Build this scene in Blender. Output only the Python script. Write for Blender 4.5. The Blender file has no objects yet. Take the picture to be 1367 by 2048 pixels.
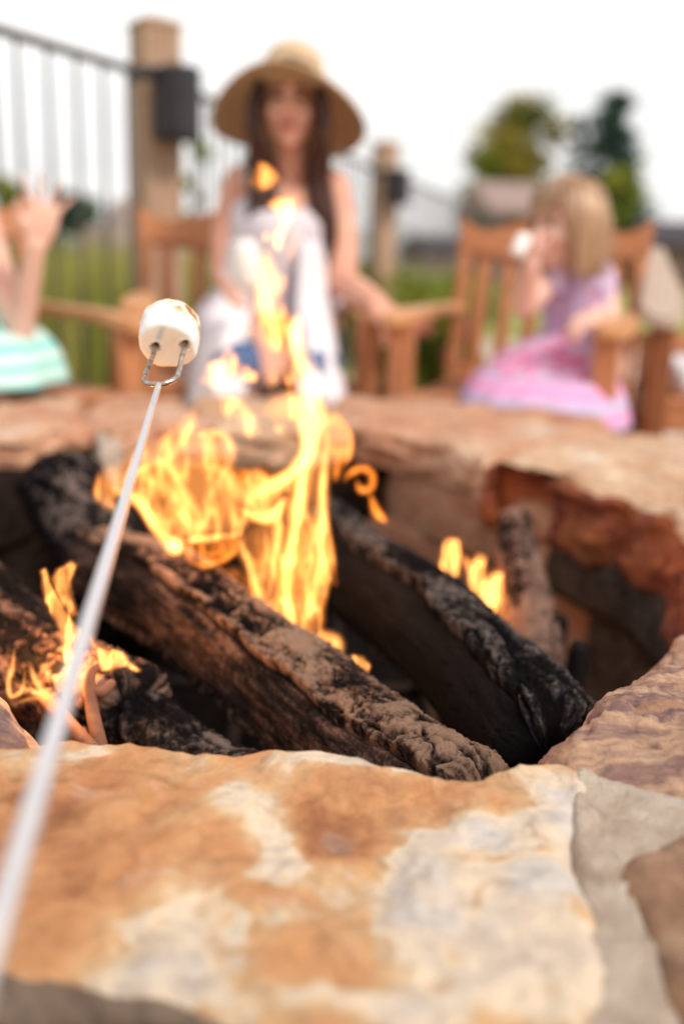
import bpy, bmesh, math, random
import numpy as np
from mathutils import Vector, Matrix, Quaternion
random.seed(7); RNG = np.random.default_rng(7)
S = bpy.context.scene
COL = S.collection
rad = math.radians

# ------------------------------------------------------------------ camera
F_PX, PW, PH, CAMZ, HORIZON = 1900.0, 1367.0, 2048.0, 0.72, 520.0
PITCH, ROLL = math.atan((PH/2-HORIZON)/F_PX), rad(2.0)
fwd = Vector((0, math.cos(PITCH), -math.sin(PITCH)))
up0 = Vector((0, math.sin(PITCH), math.cos(PITCH)))
rt = Vector((1, 0, 0))*math.cos(ROLL) + up0*math.sin(ROLL)
up = up0*math.cos(ROLL) - Vector((1, 0, 0))*math.sin(ROLL)
cam_d = bpy.data.cameras.new('camera'); cam = bpy.data.objects.new('camera', cam_d); COL.objects.link(cam)
cam.matrix_world = Matrix(((rt.x, up.x, -fwd.x, 0), (rt.y, up.y, -fwd.y, 0), (rt.z, up.z, -fwd.z, CAMZ), (0, 0, 0, 1)))
cam_d.sensor_fit = 'VERTICAL'; cam_d.sensor_height = 36.0; cam_d.sensor_width = 24.0
cam_d.lens = F_PX/PH*36.0
cam_d.clip_start = 0.02; cam_d.clip_end = 3000
cam_d.dof.use_dof = True; cam_d.dof.focus_distance = 0.665; cam_d.dof.aperture_fstop = 2.1
cam_d.dof.aperture_blades = 0
S.camera = cam

# ------------------------------------------------------------------ sky, sun, exposure
SUN_EL, SUN_AZ = rad(46), rad(128)       # azimuth from +Y towards +X
wd = bpy.data.worlds.new('World'); S.world = wd; wd.use_nodes = True
nt = wd.node_tree; nt.nodes.clear()
o = nt.nodes.new('ShaderNodeOutputWorld'); bg = nt.nodes.new('ShaderNodeBackground')
sky = nt.nodes.new('ShaderNodeTexSky'); sky.sky_type = 'NISHITA'; sky.sun_disc = False
sky.sun_elevation = SUN_EL; sky.sun_rotation = SUN_AZ; sky.air_density = 1.0; sky.dust_density = 2.0
tc = nt.nodes.new('ShaderNodeTexCoord'); mp = nt.nodes.new('ShaderNodeMapping'); mp.inputs['Scale'].default_value = (1, 1, 2.6)
cl = nt.nodes.new('ShaderNodeTexNoise'); cl.inputs['Scale'].default_value = 1.7; cl.inputs['Detail'].default_value = 7; cl.inputs['Roughness'].default_value = .55
cr = nt.nodes.new('ShaderNodeValToRGB')
cr.color_ramp.elements[0].position = .34; cr.color_ramp.elements[0].color = (3.75, 3.72, 3.80, 1)
cr.color_ramp.elements[1].position = .62; cr.color_ramp.elements[1].color = (6.2, 6.0, 5.75, 1)
mx = nt.nodes.new('ShaderNodeMix'); mx.data_type = 'RGBA'; mx.inputs[0].default_value = .93   # a thin bright cloud sheet over the blue
nt.links.new(tc.outputs['Generated'], mp.inputs['Vector']); nt.links.new(mp.outputs[0], cl.inputs['Vector'])
nt.links.new(cl.outputs['Fac'], cr.inputs['Fac']); nt.links.new(sky.outputs[0], mx.inputs[6]); nt.links.new(cr.outputs[0], mx.inputs[7])
nt.links.new(mx.outputs[2], bg.inputs['Color']); bg.inputs['Strength'].default_value = .1
nt.links.new(bg.outputs[0], o.inputs['Surface'])
sd = bpy.data.lights.new('sun', 'SUN'); sd.energy = 1.5; sd.angle = rad(12); sd.color = (1.0, .88, .74)
sun = bpy.data.objects.new('sun', sd); COL.objects.link(sun)
sdir = Vector((math.sin(SUN_AZ)*math.cos(SUN_EL), math.cos(SUN_AZ)*math.cos(SUN_EL), math.sin(SUN_EL)))
sun.rotation_euler = sdir.to_track_quat('Z', 'Y').to_euler(); sun.location = (0, 0, 12)
S.view_settings.view_transform = 'Standard'; S.view_settings.look = 'None'
S.view_settings.exposure = 1.0; S.view_settings.gamma = 1.0; S.view_settings.use_curve_mapping = False
S.render.engine = 'CYCLES'
C = S.cycles
C.use_denoising = True
try: C.denoiser = 'OPENIMAGEDENOISE'
except Exception: pass
C.max_bounces = 6; C.diffuse_bounces = 4; C.glossy_bounces = 3; C.transmission_bounces = 4
C.transparent_max_bounces = 96; C.volume_bounces = 0
C.caustics_reflective = False; C.caustics_refractive = False; C.sample_clamp_indirect = 4.0

# ------------------------------------------------------------------ pixel of the photograph -> point of the place
def ray(x, y): return fwd + rt*((x-PW/2)/F_PX) + up*((PH/2-y)/F_PX)
def atZ(x, y, z):                        # on the horizontal plane at height z
    v = ray(x, y); return v*((z-CAMZ)/v.z) + Vector((0, 0, CAMZ))
def atY(x, y, Y):                        # at ground distance Y
    v = ray(x, y); return v*(Y/v.y) + Vector((0, 0, CAMZ))
def atT(x, y, t):                        # at optical depth t
    return ray(x, y)*t + Vector((0, 0, CAMZ))

# ------------------------------------------------------------------ numpy noise
def _h(i, j, k, s):
    n = (i*374761393 + j*668265263 + k*2147483647 + s*974634777) & 0xffffffff
    n = ((n ^ (n >> 13))*1274126177) & 0xffffffff
    n = ((n ^ (n >> 16))*2246822519) & 0xffffffff
    return ((n ^ (n >> 15)) & 0xffff)/65535.0
def vnoise(p, s=0):
    p = np.asarray(p, float); f = np.floor(p); i = f.astype(np.int64); w = p-f; w = w*w*w*(w*(w*6-15)+10)
    r = 0
    for a in (0, 1):
        for b in (0, 1):
            for c in (0, 1):
                r = r + _h(i[:, 0]+a, i[:, 1]+b, i[:, 2]+c, s)*(w[:, 0] if a else 1-w[:, 0])*(w[:, 1] if b else 1-w[:, 1])*(w[:, 2] if c else 1-w[:, 2])
    return r*2-1
def fbm(p, oct=4, s=0, g=.5):
    p = np.asarray(p, float); r = 0; a = 1.0; t = 0
    for k in range(oct):
        r = r+a*vnoise(p*(2.03**k)+17.3*k, s+k); t += a; a *= g
    return r/t
def cells(p, s=0):                       # F1, F2 of a jittered grid
    p = np.asarray(p, float); i = np.floor(p).astype(np.int64)
    f1 = np.full(len(p), 9.0); f2 = np.full(len(p), 9.0)
    for a in (-1, 0, 1):
        for b in (-1, 0, 1):
            for c in (-1, 0, 1):
                q = i+np.array([a, b, c])
                d = np.sqrt(sum((q[:, n]+_h(q[:, 0], q[:, 1], q[:, 2], s+31*n)-p[:, n])**2 for n in range(3)))
                m = d < f1
                f2 = np.where(m, f1, np.minimum(f2, d)); f1 = np.where(m, d, f1)
    return f1, f2
def sst(a, b, x):
    t = np.clip((x-a)/(b-a), 0, 1); return t*t*(3-2*t)

# ------------------------------------------------------------------ object helpers
def link(name, me, mat=None, parent=None):
    ob = bpy.data.objects.new(name, me); COL.objects.link(ob)
    if mat is not None: me.materials.clear(); me.materials.append(mat)
    if parent is not None: ob.parent = parent
    return ob
def mesh(name, verts, faces, mat=None, parent=None, smooth=True):
    me = bpy.data.meshes.new(name); me.from_pydata([tuple(map(float, v)) for v in verts], [], faces); me.update()
    if smooth: me.polygons.foreach_set('use_smooth', [True]*len(me.polygons))
    return link(name, me, mat, parent)
def attr(ob, name, vals):
    a = ob.data.attributes.new(name, 'FLOAT', 'POINT'); a.data.foreach_set('value', np.asarray(vals, dtype=np.float32)); return a
def tag(ob, label=None, cat=None, group=None, kind=None):
    if label: ob['label'] = label
    if cat: ob['category'] = cat
    if group: ob['group'] = group
    if kind: ob['kind'] = kind
    return ob
def empty(name, loc, label=None, cat=None, group=None, rz=0):
    e = bpy.data.objects.new(name, None); COL.objects.link(e); e.location = loc; e.rotation_euler = (0, 0, rz)
    e.empty_display_size = .05
    return tag(e, label, cat, group)
def from_bm(name, bm, mat, parent=None, smooth=False):
    me = bpy.data.meshes.new(name); bm.to_mesh(me); bm.free()
    if smooth: me.polygons.foreach_set('use_smooth', [True]*len(me.polygons))
    return link(name, me, mat, parent)
def box_bm(bm, c, s, rot=None, bevel=0.0, seg=2):
    r = bmesh.ops.create_cube(bm, size=1.0)
    vs = r['verts']
    for v in vs:
        v.co = Vector((v.co.x*s[0], v.co.y*s[1], v.co.z*s[2]))
    if bevel > 0:
        es = list({e for v in vs for e in v.link_edges})
        g = bmesh.ops.bevel(bm, geom=es, offset=bevel, segments=seg, affect='EDGES', profile=.5)
        vs = list({v for v in g['verts']} | {v for v in vs if v.is_valid})
    for v in vs:
        if rot is not None: v.co = rot @ v.co
        v.co += Vector(c)
def box(name, c, s, mat, parent=None, rot=None, bevel=.004):
    bm = bmesh.new(); box_bm(bm, c, s, rot, bevel); return from_bm(name, bm, mat, parent)
def spline(pts, n):                      # Catmull-Rom through rows of numbers
    P = np.asarray(pts, float); m = len(P)
    Q = np.vstack([2*P[0]-P[1], P, 2*P[-1]-P[-2]])
    out = []
    for t in np.linspace(0, m-1, n):
        k = min(int(t), m-2); u = t-k; a, b, c, d = Q[k:k+4]
        out.append(.5*((2*b)+(-a+c)*u+(2*a-5*b+4*c-d)*u*u+(-a+3*b-3*c+d)*u**3))
    return np.array(out)
def frames(P):
    T = np.gradient(P, axis=0); T /= np.linalg.norm(T, axis=1)[:, None]+1e-12
    a = np.array([0, 0, 1.0]) if abs(T[0][2]) < .9 else np.array([1.0, 0, 0])
    N = np.cross(T[0], a); N /= np.linalg.norm(N); Ns = [N]
    for k in range(1, len(P)):
        N = Ns[-1]-T[k]*np.dot(Ns[-1], T[k]); N /= np.linalg.norm(N)+1e-12; Ns.append(N)
    Ns = np.array(Ns); return T, Ns, np.cross(T, Ns)
def tube(P, R, sides=10, caps=True, base=0):
    """verts, faces of a tube through P with radii R (closed rounded ends)"""
    P = np.asarray(P, float); R = np.broadcast_to(np.asarray(R, float), (len(P),)).copy()
    if caps:
        T0 = P[0]-P[1]; T0 = T0/(np.linalg.norm(T0)+1e-12); T1 = P[-1]-P[-2]; T1 = T1/(np.linalg.norm(T1)+1e-12)
        st = [(math.cos(a), math.sin(a)) for a in (rad(72), rad(40))]
        P = np.vstack([[P[0]+T0*R[0]*s for c, s in st], P, [P[-1]+T1*R[-1]*s for c, s in st[::-1]]])
        R = np.concatenate([[R[0]*c for c, s in st], R, [R[-1]*c for c, s in st[::-1]]])
    T, N, B = frames(P)
    th = np.linspace(0, 2*math.pi, sides, endpoint=False)
    V = (P[:, None, :]+R[:, None, None]*(np.cos(th)[None, :, None]*N[:, None, :]+np.sin(th)[None, :, None]*B[:, None, :])).reshape(-1, 3)
    n = len(P); f = []
    for k in range(n-1):
        for j in range(sides):
            j2 = (j+1) % sides
            f.append((base+k*sides+j, base+k*sides+j2, base+(k+1)*sides+j2, base+(k+1)*sides+j))
    f.append(tuple(base+j for j in range(sides))[::-1]); f.append(tuple(base+(n-1)*sides+j for j in range(sides)))
    return V, f
class MB:
    def __init__(s): s.v = []; s.f = []; s.n = 0
    def add(s, V, f): s.v.append(np.asarray(V, float)); s.f += [tuple(i+s.n for i in q) for q in f]; s.n += len(V)
    def tube(s, P, R, sides=10): V, f = tube(P, R, sides); s.add(V, f); return s
    def ell(s, c, r, rot=None, nu=18, nv=12):
        V = []; f = []
        for i in range(nv+1):
            ph = math.pi*i/nv
            for j in range(nu):
                t = 2*math.pi*j/nu; v = Vector((r[0]*math.sin(ph)*math.cos(t), r[1]*math.sin(ph)*math.sin(t), r[2]*math.cos(ph)))
                if rot is not None: v = rot @ v
                V.append(v+Vector(c))
        for i in range(nv):
            for j in range(nu):
                f.append((i*nu+j, (i+1)*nu+j, (i+1)*nu+(j+1) % nu, i*nu+(j+1) % nu))
        s.add([tuple(v) for v in V], f); return s
    def build(s, name, mat, parent=None, smooth=True, remesh=0, smoothing=0):
        ob = mesh(name, np.vstack(s.v), s.f, mat, parent, smooth)
        if remesh:
            m = ob.modifiers.new('r', 'REMESH'); m.mode = 'VOXEL'; m.voxel_size = remesh; m.use_smooth_shade = True
            if smoothing:
                m = ob.modifiers.new('s', 'SMOOTH'); m.iterations = smoothing; m.factor = .5
        return ob
def loft(rings, close_ends=True, closed=True):
    """rings: list of (n,3) arrays"""
    n = len(rings[0]); V = np.vstack(rings); f = []
    for k in range(len(rings)-1):
        for j in range(n if closed else n-1):
            j2 = (j+1) % n; f.append((k*n+j, k*n+j2, (k+1)*n+j2, (k+1)*n+j))
    if close_ends and closed:
        f.append(tuple(range(n))[::-1]); f.append(tuple((len(rings)-1)*n+j for j in range(n)))
    return V, f

# ------------------------------------------------------------------ materials
def nm(name):
    m = bpy.data.materials.new(name); m.use_nodes = True; t = m.node_tree
    b = t.nodes['Principled BSDF']; return m, t, b
def setc(b, c): b.inputs['Base Color'].default_value = (*c, 1)
def ramp(t, stops):
    r = t.nodes.new('ShaderNodeValToRGB'); e = r.color_ramp.elements
    while len(e) < len(stops): e.new(.5)
    for k, (p, c) in enumerate(stops): e[k].position = p; e[k].color = (*c, 1)
    return r
def noise_node(t, scale, detail=5, rough=.55, dist=0, coord='Object', stretch=None, offset=None):
    tc = t.nodes.new('ShaderNodeTexCoord'); n = t.nodes.new('ShaderNodeTexNoise')
    n.inputs['Scale'].default_value = scale; n.inputs['Detail'].default_value = detail
    n.inputs['Roughness'].default_value = rough; n.inputs['Distortion'].default_value = dist
    m = t.nodes.new('ShaderNodeMapping')
    if stretch: m.inputs['Scale'].default_value = stretch
    if offset: m.inputs['Location'].default_value = offset
    t.links.new(tc.outputs[coord], m.inputs[0]); t.links.new(m.outputs[0], n.inputs['Vector'])
    return n
def add_bump(t, b, node_out, strength=.3, dist=.002):
    bp = t.nodes.new('ShaderNodeBump'); bp.inputs['Strength'].default_value = strength; bp.inputs['Distance'].default_value = dist
    t.links.new(node_out, bp.inputs['Height']); t.links.new(bp.outputs[0], b.inputs['Normal'])
def ramp_mat(name, stops, scale=8, rough=.7, detail=6, dist=.6, bump=.3, bumpd=.002, bscale=None, stretch=None, offset=None, spec=.25):
    m, t, b = nm(name); n = noise_node(t, scale, detail, .58, dist, 'Object', stretch, offset); r = ramp(t, stops)
    t.links.new(n.outputs['Fac'], r.inputs[0]); t.links.new(r.outputs[0], b.inputs['Base Color'])
    b.inputs['Roughness'].default_value = rough; b.inputs['Specular IOR Level'].default_value = spec
    n2 = noise_node(t, bscale or scale*6, 8, .65, .2, 'Object', stretch)
    add_bump(t, b, n2.outputs['Fac'], bump, bumpd)
    return m
def stone_mat(name, stops, scale=7, offset=(0, 0, 0), tone=False, strata=False, speck=(.5, .46, .44), spec=.25, band=None):
    """sandstone: warped patches of colour, a finer blotch layer, pale mineral specks"""
    m, t, b = nm(name)
    st = (1, 1, 5) if strata else None
    n1 = noise_node(t, scale, 9, .64, .7 if band is None else .35, 'Object', (.22, 1.5, 1.5) if band is not None else st, offset)
    if band is not None: n1.inputs['Vector'].links[0].from_node.inputs['Rotation'].default_value = (0, 0, band)
    fac = n1.outputs['Fac']
    if tone:
        a = t.nodes.new('ShaderNodeAttribute'); a.attribute_name = 'tone'
        ad = t.nodes.new('ShaderNodeMath'); ad.operation = 'ADD'
        sc = t.nodes.new('ShaderNodeMath'); sc.operation = 'MULTIPLY_ADD'; sc.inputs[1].default_value = .75; sc.inputs[2].default_value = -.375
        t.links.new(fac, sc.inputs[0]); t.links.new(sc.outputs[0], ad.inputs[0]); t.links.new(a.outputs['Fac'], ad.inputs[1]); fac = ad.outputs[0]
    r = ramp(t, stops); t.links.new(fac, r.inputs[0])
    n2 = noise_node(t, scale*5, 8, .65, .8, 'Object', st, (3.1, 1.7, .4))
    r2 = ramp(t, [(.30, (.62, .58, .58)), (.5, (1, 1, 1)), (.72, (1.22, 1.18, 1.1))])
    t.links.new(n2.outputs['Fac'], r2.inputs[0])
    mu = t.nodes.new('ShaderNodeMix'); mu.data_type = 'RGBA'; mu.blend_type = 'MULTIPLY'; mu.inputs[0].default_value = .8
    t.links.new(r.outputs[0], mu.inputs[6]); t.links.new(r2.outputs[0], mu.inputs[7])
    n3 = noise_node(t, scale*2.2, 9, .68, .5, 'Object', None, (7, 2, 5)); r3 = ramp(t, [(.56, (0, 0, 0)), (.74, (.6, .6, .6))])
    t.links.new(n3.outputs['Fac'], r3.inputs[0])
    m2 = t.nodes.new('ShaderNodeMix'); m2.data_type = 'RGBA'; t.links.new(r3.outputs[0], m2.inputs[0])
    t.links.new(mu.outputs[2], m2.inputs[6]); m2.inputs[7].default_value = (*speck, 1)
    t.links.new(m2.outputs[2], b.inputs['Base Color'])
    b.inputs['Roughness'].default_value = .8; b.inputs['Specular IOR Level'].default_value = spec
    n4 = noise_node(t, scale*14, 10, .7, .3, 'Object', st)
    add_bump(t, b, n4.outputs['Fac'], .8, .004)
    return m

RUST = (.36, .15, .07); ORANGE = (.54, .28, .135); TAN = (.46, .31, .20); CREAM = (.68, .56, .43); GREYW = (.58, .53, .49); MAROON = (.16, .05, .032); PURP = (.25, .15, .14)
M = {}
M['near'] = stone_mat('near_stone', [(.12, (.28, .11, .055)), (.30, (.45, .205, .09)), (.42, ORANGE), (.50, (.56, .35, .19)), (.58, CREAM), (.68, (.60, .50, .41)), (.78, GREYW), (.9, (.46, .42, .40))], 9, tone=True, speck=(.66, .60, .54))
M['strata'] = stone_mat('banded_stone', [(.30, (.10, .06, .065)), (.40, (.38, .21, .13)), (.46, (.17, .105, .115)), (.52, (.50, .32, .21)), (.58, (.22, .13, .12)), (.64, (.46, .28, .18)), (.72, (.62, .49, .37))], 10, (1, 2, 3), speck=(.44, .33, .26), band=rad(-38))
M['pink'] = stone_mat('pink_stone', [(.3, (.36, .16, .095)), (.45, (.48, .25, .155)), (.58, (.54, .34, .23)), (.72, (.58, .47, .38))], 8, (4, 1, 2))
M['tan'] = stone_mat('tan_stone', [(.3, (.38, .19, .11)), (.44, (.47, .28, .17)), (.56, (.55, .38, .26)), (.66, (.62, .49, .37)), (.76, (.58, .53, .48))], 7, (2, 7, 1))
M['red'] = stone_mat('red_stone', [(.3, (.09, .026, .02)), (.45, (.21, .055, .032)), (.55, (.34, .11, .038)), (.7, (.17, .058, .05))], 9, (5, 3, 1), speck=(.24, .11, .085))
M['brown'] = stone_mat('brown_stone', [(.3, (.14, .075, .05)), (.5, (.28, .16, .10)), (.66, (.38, .26, .18))], 9, (1, 5, 2), speck=(.34, .26, .2))
M['wall_pink'] = stone_mat('inner_pink_stone', [(.3, (.38, .17, .11)), (.5, (.48, .25, .165)), (.7, (.52, .33, .23))], 9, (1, 5, 9), speck=(.4, .27, .2))
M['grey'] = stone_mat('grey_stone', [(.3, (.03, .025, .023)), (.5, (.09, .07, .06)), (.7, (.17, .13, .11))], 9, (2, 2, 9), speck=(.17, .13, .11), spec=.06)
M['edge'] = stone_mat('dirty_shaded_edge_stone', [(.3, (.10, .075, .06)), (.5, (.19, .14, .11)), (.7, (.28, .21, .165))], 9, (6, 2, 4), speck=(.26, .21, .18))  # near slab's side: dirty grey, darkened further with painted-in shade
M['soot'] = stone_mat('sooty_stone', [(.3, (.008, .006, .006)), (.5, (.022, .015, .013)), (.7, (.06, .035, .026))], 9, (2, 2, 9), speck=(.07, .05, .045), spec=.04)
M['mortar'] = ramp_mat('mortar', [(.3, (.40, .305, .24)), (.5, (.54, .44, .355)), (.7, (.62, .54, .46))], 42, .95, bump=1.0, bumpd=.005, bscale=260)
M['ash'] = ramp_mat('ash', spec=.03, stops=[(.3, (.004, .004, .004)), (.7, (.016, .013, .012))], scale=25, rough=1, bump=.8, bumpd=.006, bscale=90)
M['iron'] = ramp_mat('black_iron', spec=.08, stops=[(.3, (.006, .006, .006)), (.7, (.014, .012, .012))], scale=30, rough=.7, bump=.2)
M['patio'] = ramp_mat('patio_stone', [(.35, (.40, .28, .22)), (.5, (.52, .40, .33)), (.65, (.58, .50, .45))], 3, .85, bump=.3)
M['meadow'] = ramp_mat('meadow', [(.3, (.14, .19, .04)), (.5, (.24, .27, .07)), (.7, (.36, .33, .13))], .8, .95, bump=0)
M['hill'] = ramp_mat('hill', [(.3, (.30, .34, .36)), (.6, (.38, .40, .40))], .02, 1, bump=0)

def wood_mat(name, c0, c1, c2, rough=.5, spec=.35, stretch=(14, 14, 1.2)):
    return ramp_mat(name, [(.3, c0), (.5, c1), (.7, c2)], 6, rough, 6, .5, .25, .001, 22, stretch, spec=spec)
M['teak'] = wood_mat('teak', (.34, .125, .052), (.48, .195, .085), (.58, .26, .125))
M['teak_y'] = wood_mat('teak_arm', (.42, .18, .07), (.58, .29, .13), (.68, .38, .19), stretch=(14, 1.2, 14))
M['teak_x'] = wood_mat('teak_rail', (.34, .125, .052), (.48, .195, .085), (.58, .26, .125), stretch=(1.2, 14, 14))
M['teak_d'] = wood_mat('teak_dark', (.16, .05, .018), (.25, .085, .03), (.33, .125, .048))
M['weathered'] = wood_mat('weathered_wood', (.36, .27, .21), (.46, .36, .29), (.54, .45, .38), .8, .2, (14, 1.2, 14))
M['post'] = wood_mat('post_timber', (.27, .165, .12), (.40, .265, .185), (.50, .36, .26), .8, .2)
M['metal'] = ramp_mat('dark_metal', [(.3, (.028, .026, .032)), (.7, (.045, .042, .05))], 20, .45, bump=.05)
M['rail'] = ramp_mat('rail_metal', [(.3, (.06, .055, .05)), (.7, (.10, .09, .085))], 20, .5, bump=.05)
m, t, b = nm('steel'); setc(b, (.84, .82, .84)); b.inputs['Metallic'].default_value = 1; b.inputs['Roughness'].default_value = .24
n = noise_node(t, 60, 5, .6, .2, 'Object', (1, 1, 1)); r = ramp(t, [(.3, (.30, .30, .30)), (.7, (.48, .48, .48))]); t.links.new(n.outputs['Fac'], r.inputs[0]); t.links.new(r.outputs[0], b.inputs['Roughness'])
M['steel'] = m
m, t, b = nm('burnt_steel'); b.inputs['Metallic'].default_value = 1; b.inputs['Roughness'].default_value = .32
n = noise_node(t, 130, 5, .6, .2, 'Object'); r = ramp(t, [(.35, (.20, .14, .12)), (.5, (.42, .34, .30)), (.68, (.60, .55, .52))]); t.links.new(n.outputs['Fac'], r.inputs[0]); t.links.new(r.outputs[0], b.inputs['Base Color'])
M['fork'] = m
def cloth(name, c, c2=None, sc=30):
    return ramp_mat(name, [(.3, c2 or tuple(x*.86 for x in c)), (.6, c)], sc, .9, 4, .3, .2, .002, 60, spec=.15)
def skin(name, c, c2):
    m, t, b = nm(name); n = noise_node(t, 9, 4, .5, .3); r = ramp(t, [(.35, c2), (.62, c)])
    t.links.new(n.outputs['Fac'], r.inputs[0]); t.links.new(r.outputs[0], b.inputs['Base Color'])
    b.inputs['Roughness'].default_value = .5; b.inputs['Subsurface Weight'].default_value = .15; b.inputs['Subsurface Radius'].default_value = (.01, .004, .002); b.inputs['Subsurface Scale'].default_value = .4
    return m
M['skin'] = skin('skin', (.72, .39, .28), (.66, .31, .22))
M['skin_k'] = skin('skin_pale', (.78, .50, .41), (.72, .41, .34))
M['lip'] = cloth('lips', (.42, .12, .11)); M['eye'] = cloth('eye', (.05, .03, .025)); M['brow'] = cloth('brow', (.07, .03, .02))
def hair_mat(name, a, b_, c):
    return ramp_mat(name, [(.3, a), (.5, b_), (.72, c)], 40, .42, 4, .3, .3, .002, 120, (1, 1, .12), spec=.5)
M['hair_d'] = hair_mat('dark_hair', (.022, .007, .005), (.055, .016, .009), (.11, .036, .018))
M['hair_b'] = hair_mat('blonde_hair', (.20, .10, .055), (.39, .235, .14), (.60, .43, .29))
M['straw'] = ramp_mat('straw', [(.35, (.45, .31, .185)), (.65, (.64, .475, .31))], 90, .8, 4, .2, .4, .002, 160)
M['white'] = cloth('white_cloth', (.80, .77, .82), (.70, .67, .74), 14)
M['lav'] = cloth('pale_top', (.74, .70, .76), (.62, .58, .68), 10)
M['denim'] = cloth('denim', (.10, .16, .30), (.06, .09, .19), 20)
M['fl'] = None

def stripes_mat(name, ca, cb, freq, axis='Z', lo=.45, hi=.55, noise=.02):
    m, t, b = nm(name); tcn = t.nodes.new('ShaderNodeTexCoord'); w = t.nodes.new('ShaderNodeTexWave'); w.bands_direction = axis
    w.inputs['Scale'].default_value = freq; w.inputs['Distortion'].default_value = 1.2; w.inputs['Detail'].default_value = 2
    r = ramp(t, [(lo, ca), (hi, cb)]); t.links.new(tcn.outputs['Object'], w.inputs['Vector']); t.links.new(w.outputs['Fac'], r.inputs[0]); t.links.new(r.outputs[0], b.inputs['Base Color'])
    b.inputs['Roughness'].default_value = .9; return m
M['teal'] = stripes_mat('teal_stripes', (.26, .62, .58), (.56, .75, .71), 9)
M['pinkdress'] = ramp_mat('pink_print', [(.34, (.50, .09, .22)), (.44, (.70, .20, .38)), (.5, (.70, .36, .55)), (.57, (.48, .40, .58)), (.68, (.76, .50, .64))], 18, .9, 4, 1.0, .1)
M['pinkhem'] = stripes_mat('pink_ruffle', (.74, .34, .60), (.50, .43, .64), 5.5, 'Z', .3, .7)
M['lilac'] = ramp_mat('lilac_print', [(.34, (.66, .24, .40)), (.45, (.48, .38, .62)), (.56, (.58, .50, .70)), (.66, (.72, .42, .56))], 20, .9, 4, 1.0, .1)
def leaf_mat(name, a, b_, c):
    m, t, b = nm(name); oi = t.nodes.new('ShaderNodeAttribute'); oi.attribute_name = 'tone'; r = ramp(t, [(0, a), (.5, b_), (1, c)])
    t.links.new(oi.outputs['Fac'], r.inputs[0]); t.links.new(r.outputs[0], b.inputs['Base Color']); b.inputs['Roughness'].default_value = .65
    b.inputs['Specular IOR Level'].default_value = .2
    tr = t.nodes.new('ShaderNodeBsdfTranslucent'); t.links.new(r.outputs[0], tr.inputs[0]); mxs = t.nodes.new('ShaderNodeMixShader'); mxs.inputs[0].default_value = .35
    t.links.new(b.outputs[0], mxs.inputs[1]); t.links.new(tr.outputs[0], mxs.inputs[2]); t.links.new(mxs.outputs[0], t.nodes['Material Output'].inputs['Surface'])
    return m
M['grass'] = leaf_mat('tall_grass', (.10, .16, .025), (.30, .33, .06), (.55, .46, .18))
M['shrub'] = leaf_mat('shrub_leaves', (.08, .13, .025), (.22, .28, .04), (.48, .44, .06))
M['aspen'] = leaf_mat('aspen_leaves', (.07, .11, .03), (.26, .23, .035), (.46, .35, .06))
M['conifer'] = leaf_mat('conifer_needles', (.02, .055, .055), (.05, .10, .085), (.11, .17, .09))
M['bark'] = ramp_mat('trunk_bark', [(.3, (.08, .055, .04)), (.7, (.18, .13, .10))], 6, .9)
M['roof'] = ramp_mat('roof', [(.3, (.035, .03, .04)), (.7, (.075, .065, .08))], 3, .8, bump=0)
M['housewall'] = ramp_mat('house_wall', [(.3, (.20, .13, .11)), (.7, (.28, .19, .16))], 2, .9, bump=0)
M['housepale'] = ramp_mat('house_pale', [(.3, (.27, .19, .175)), (.7, (.34, .255, .235))], 2, .9, bump=0)
M['glass'] = ramp_mat('window_glass', [(.3, (.02, .025, .03)), (.7, (.05, .06, .07))], 2, .1, bump=0)
M['rock'] = ramp_mat('boulder', [(.3, (.20, .15, .14)), (.7, (.34, .28, .26))], 4, .9)
M['pot'] = ramp_mat('pot_clay', [(.3, (.10, .06, .04)), (.7, (.17, .10, .07))], 6, .7)
M['petal'] = cloth('petal', (.62, .22, .26)); M['petal_o'] = cloth('petal_orange', (.75, .36, .20))

# marshmallow: white sugar, toasted where the flame reached it
m, t, b = nm('marshmallow')
a = t.nodes.new('ShaderNodeAttribute'); a.attribute_name = 'toast'
n = noise_node(t, 85, 5, .62, .5); n_b = noise_node(t, 520, 3, .6, 0)
ad = t.nodes.new('ShaderNodeMath'); ad.operation = 'MULTIPLY'
rr = ramp(t, [(.38, (0, 0, 0)), (.62, (1, 1, 1))]); t.links.new(n.outputs['Fac'], rr.inputs[0])
t.links.new(a.outputs['Fac'], ad.inputs[0]); t.links.new(rr.outputs[0], ad.inputs[1])
r = ramp(t, [(0.05, (.86, .85, .84)), (.35, (.72, .50, .28)), (.62, (.42, .20, .08)), (1, (.10, .04, .02))]); t.links.new(ad.outputs[0], r.inputs[0]); t.links.new(r.outputs[0], b.inputs['Base Color'])
b.inputs['Roughness'].default_value = .75; b.inputs['Subsurface Weight'].default_value = .5; b.inputs['Subsurface Radius'].default_value = (.008, .007, .006); b.inputs['Subsurface Scale'].default_value = .6
add_bump(t, b, n_b.outputs['Fac'], .12, .0006)
M['marsh'] = m

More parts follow.
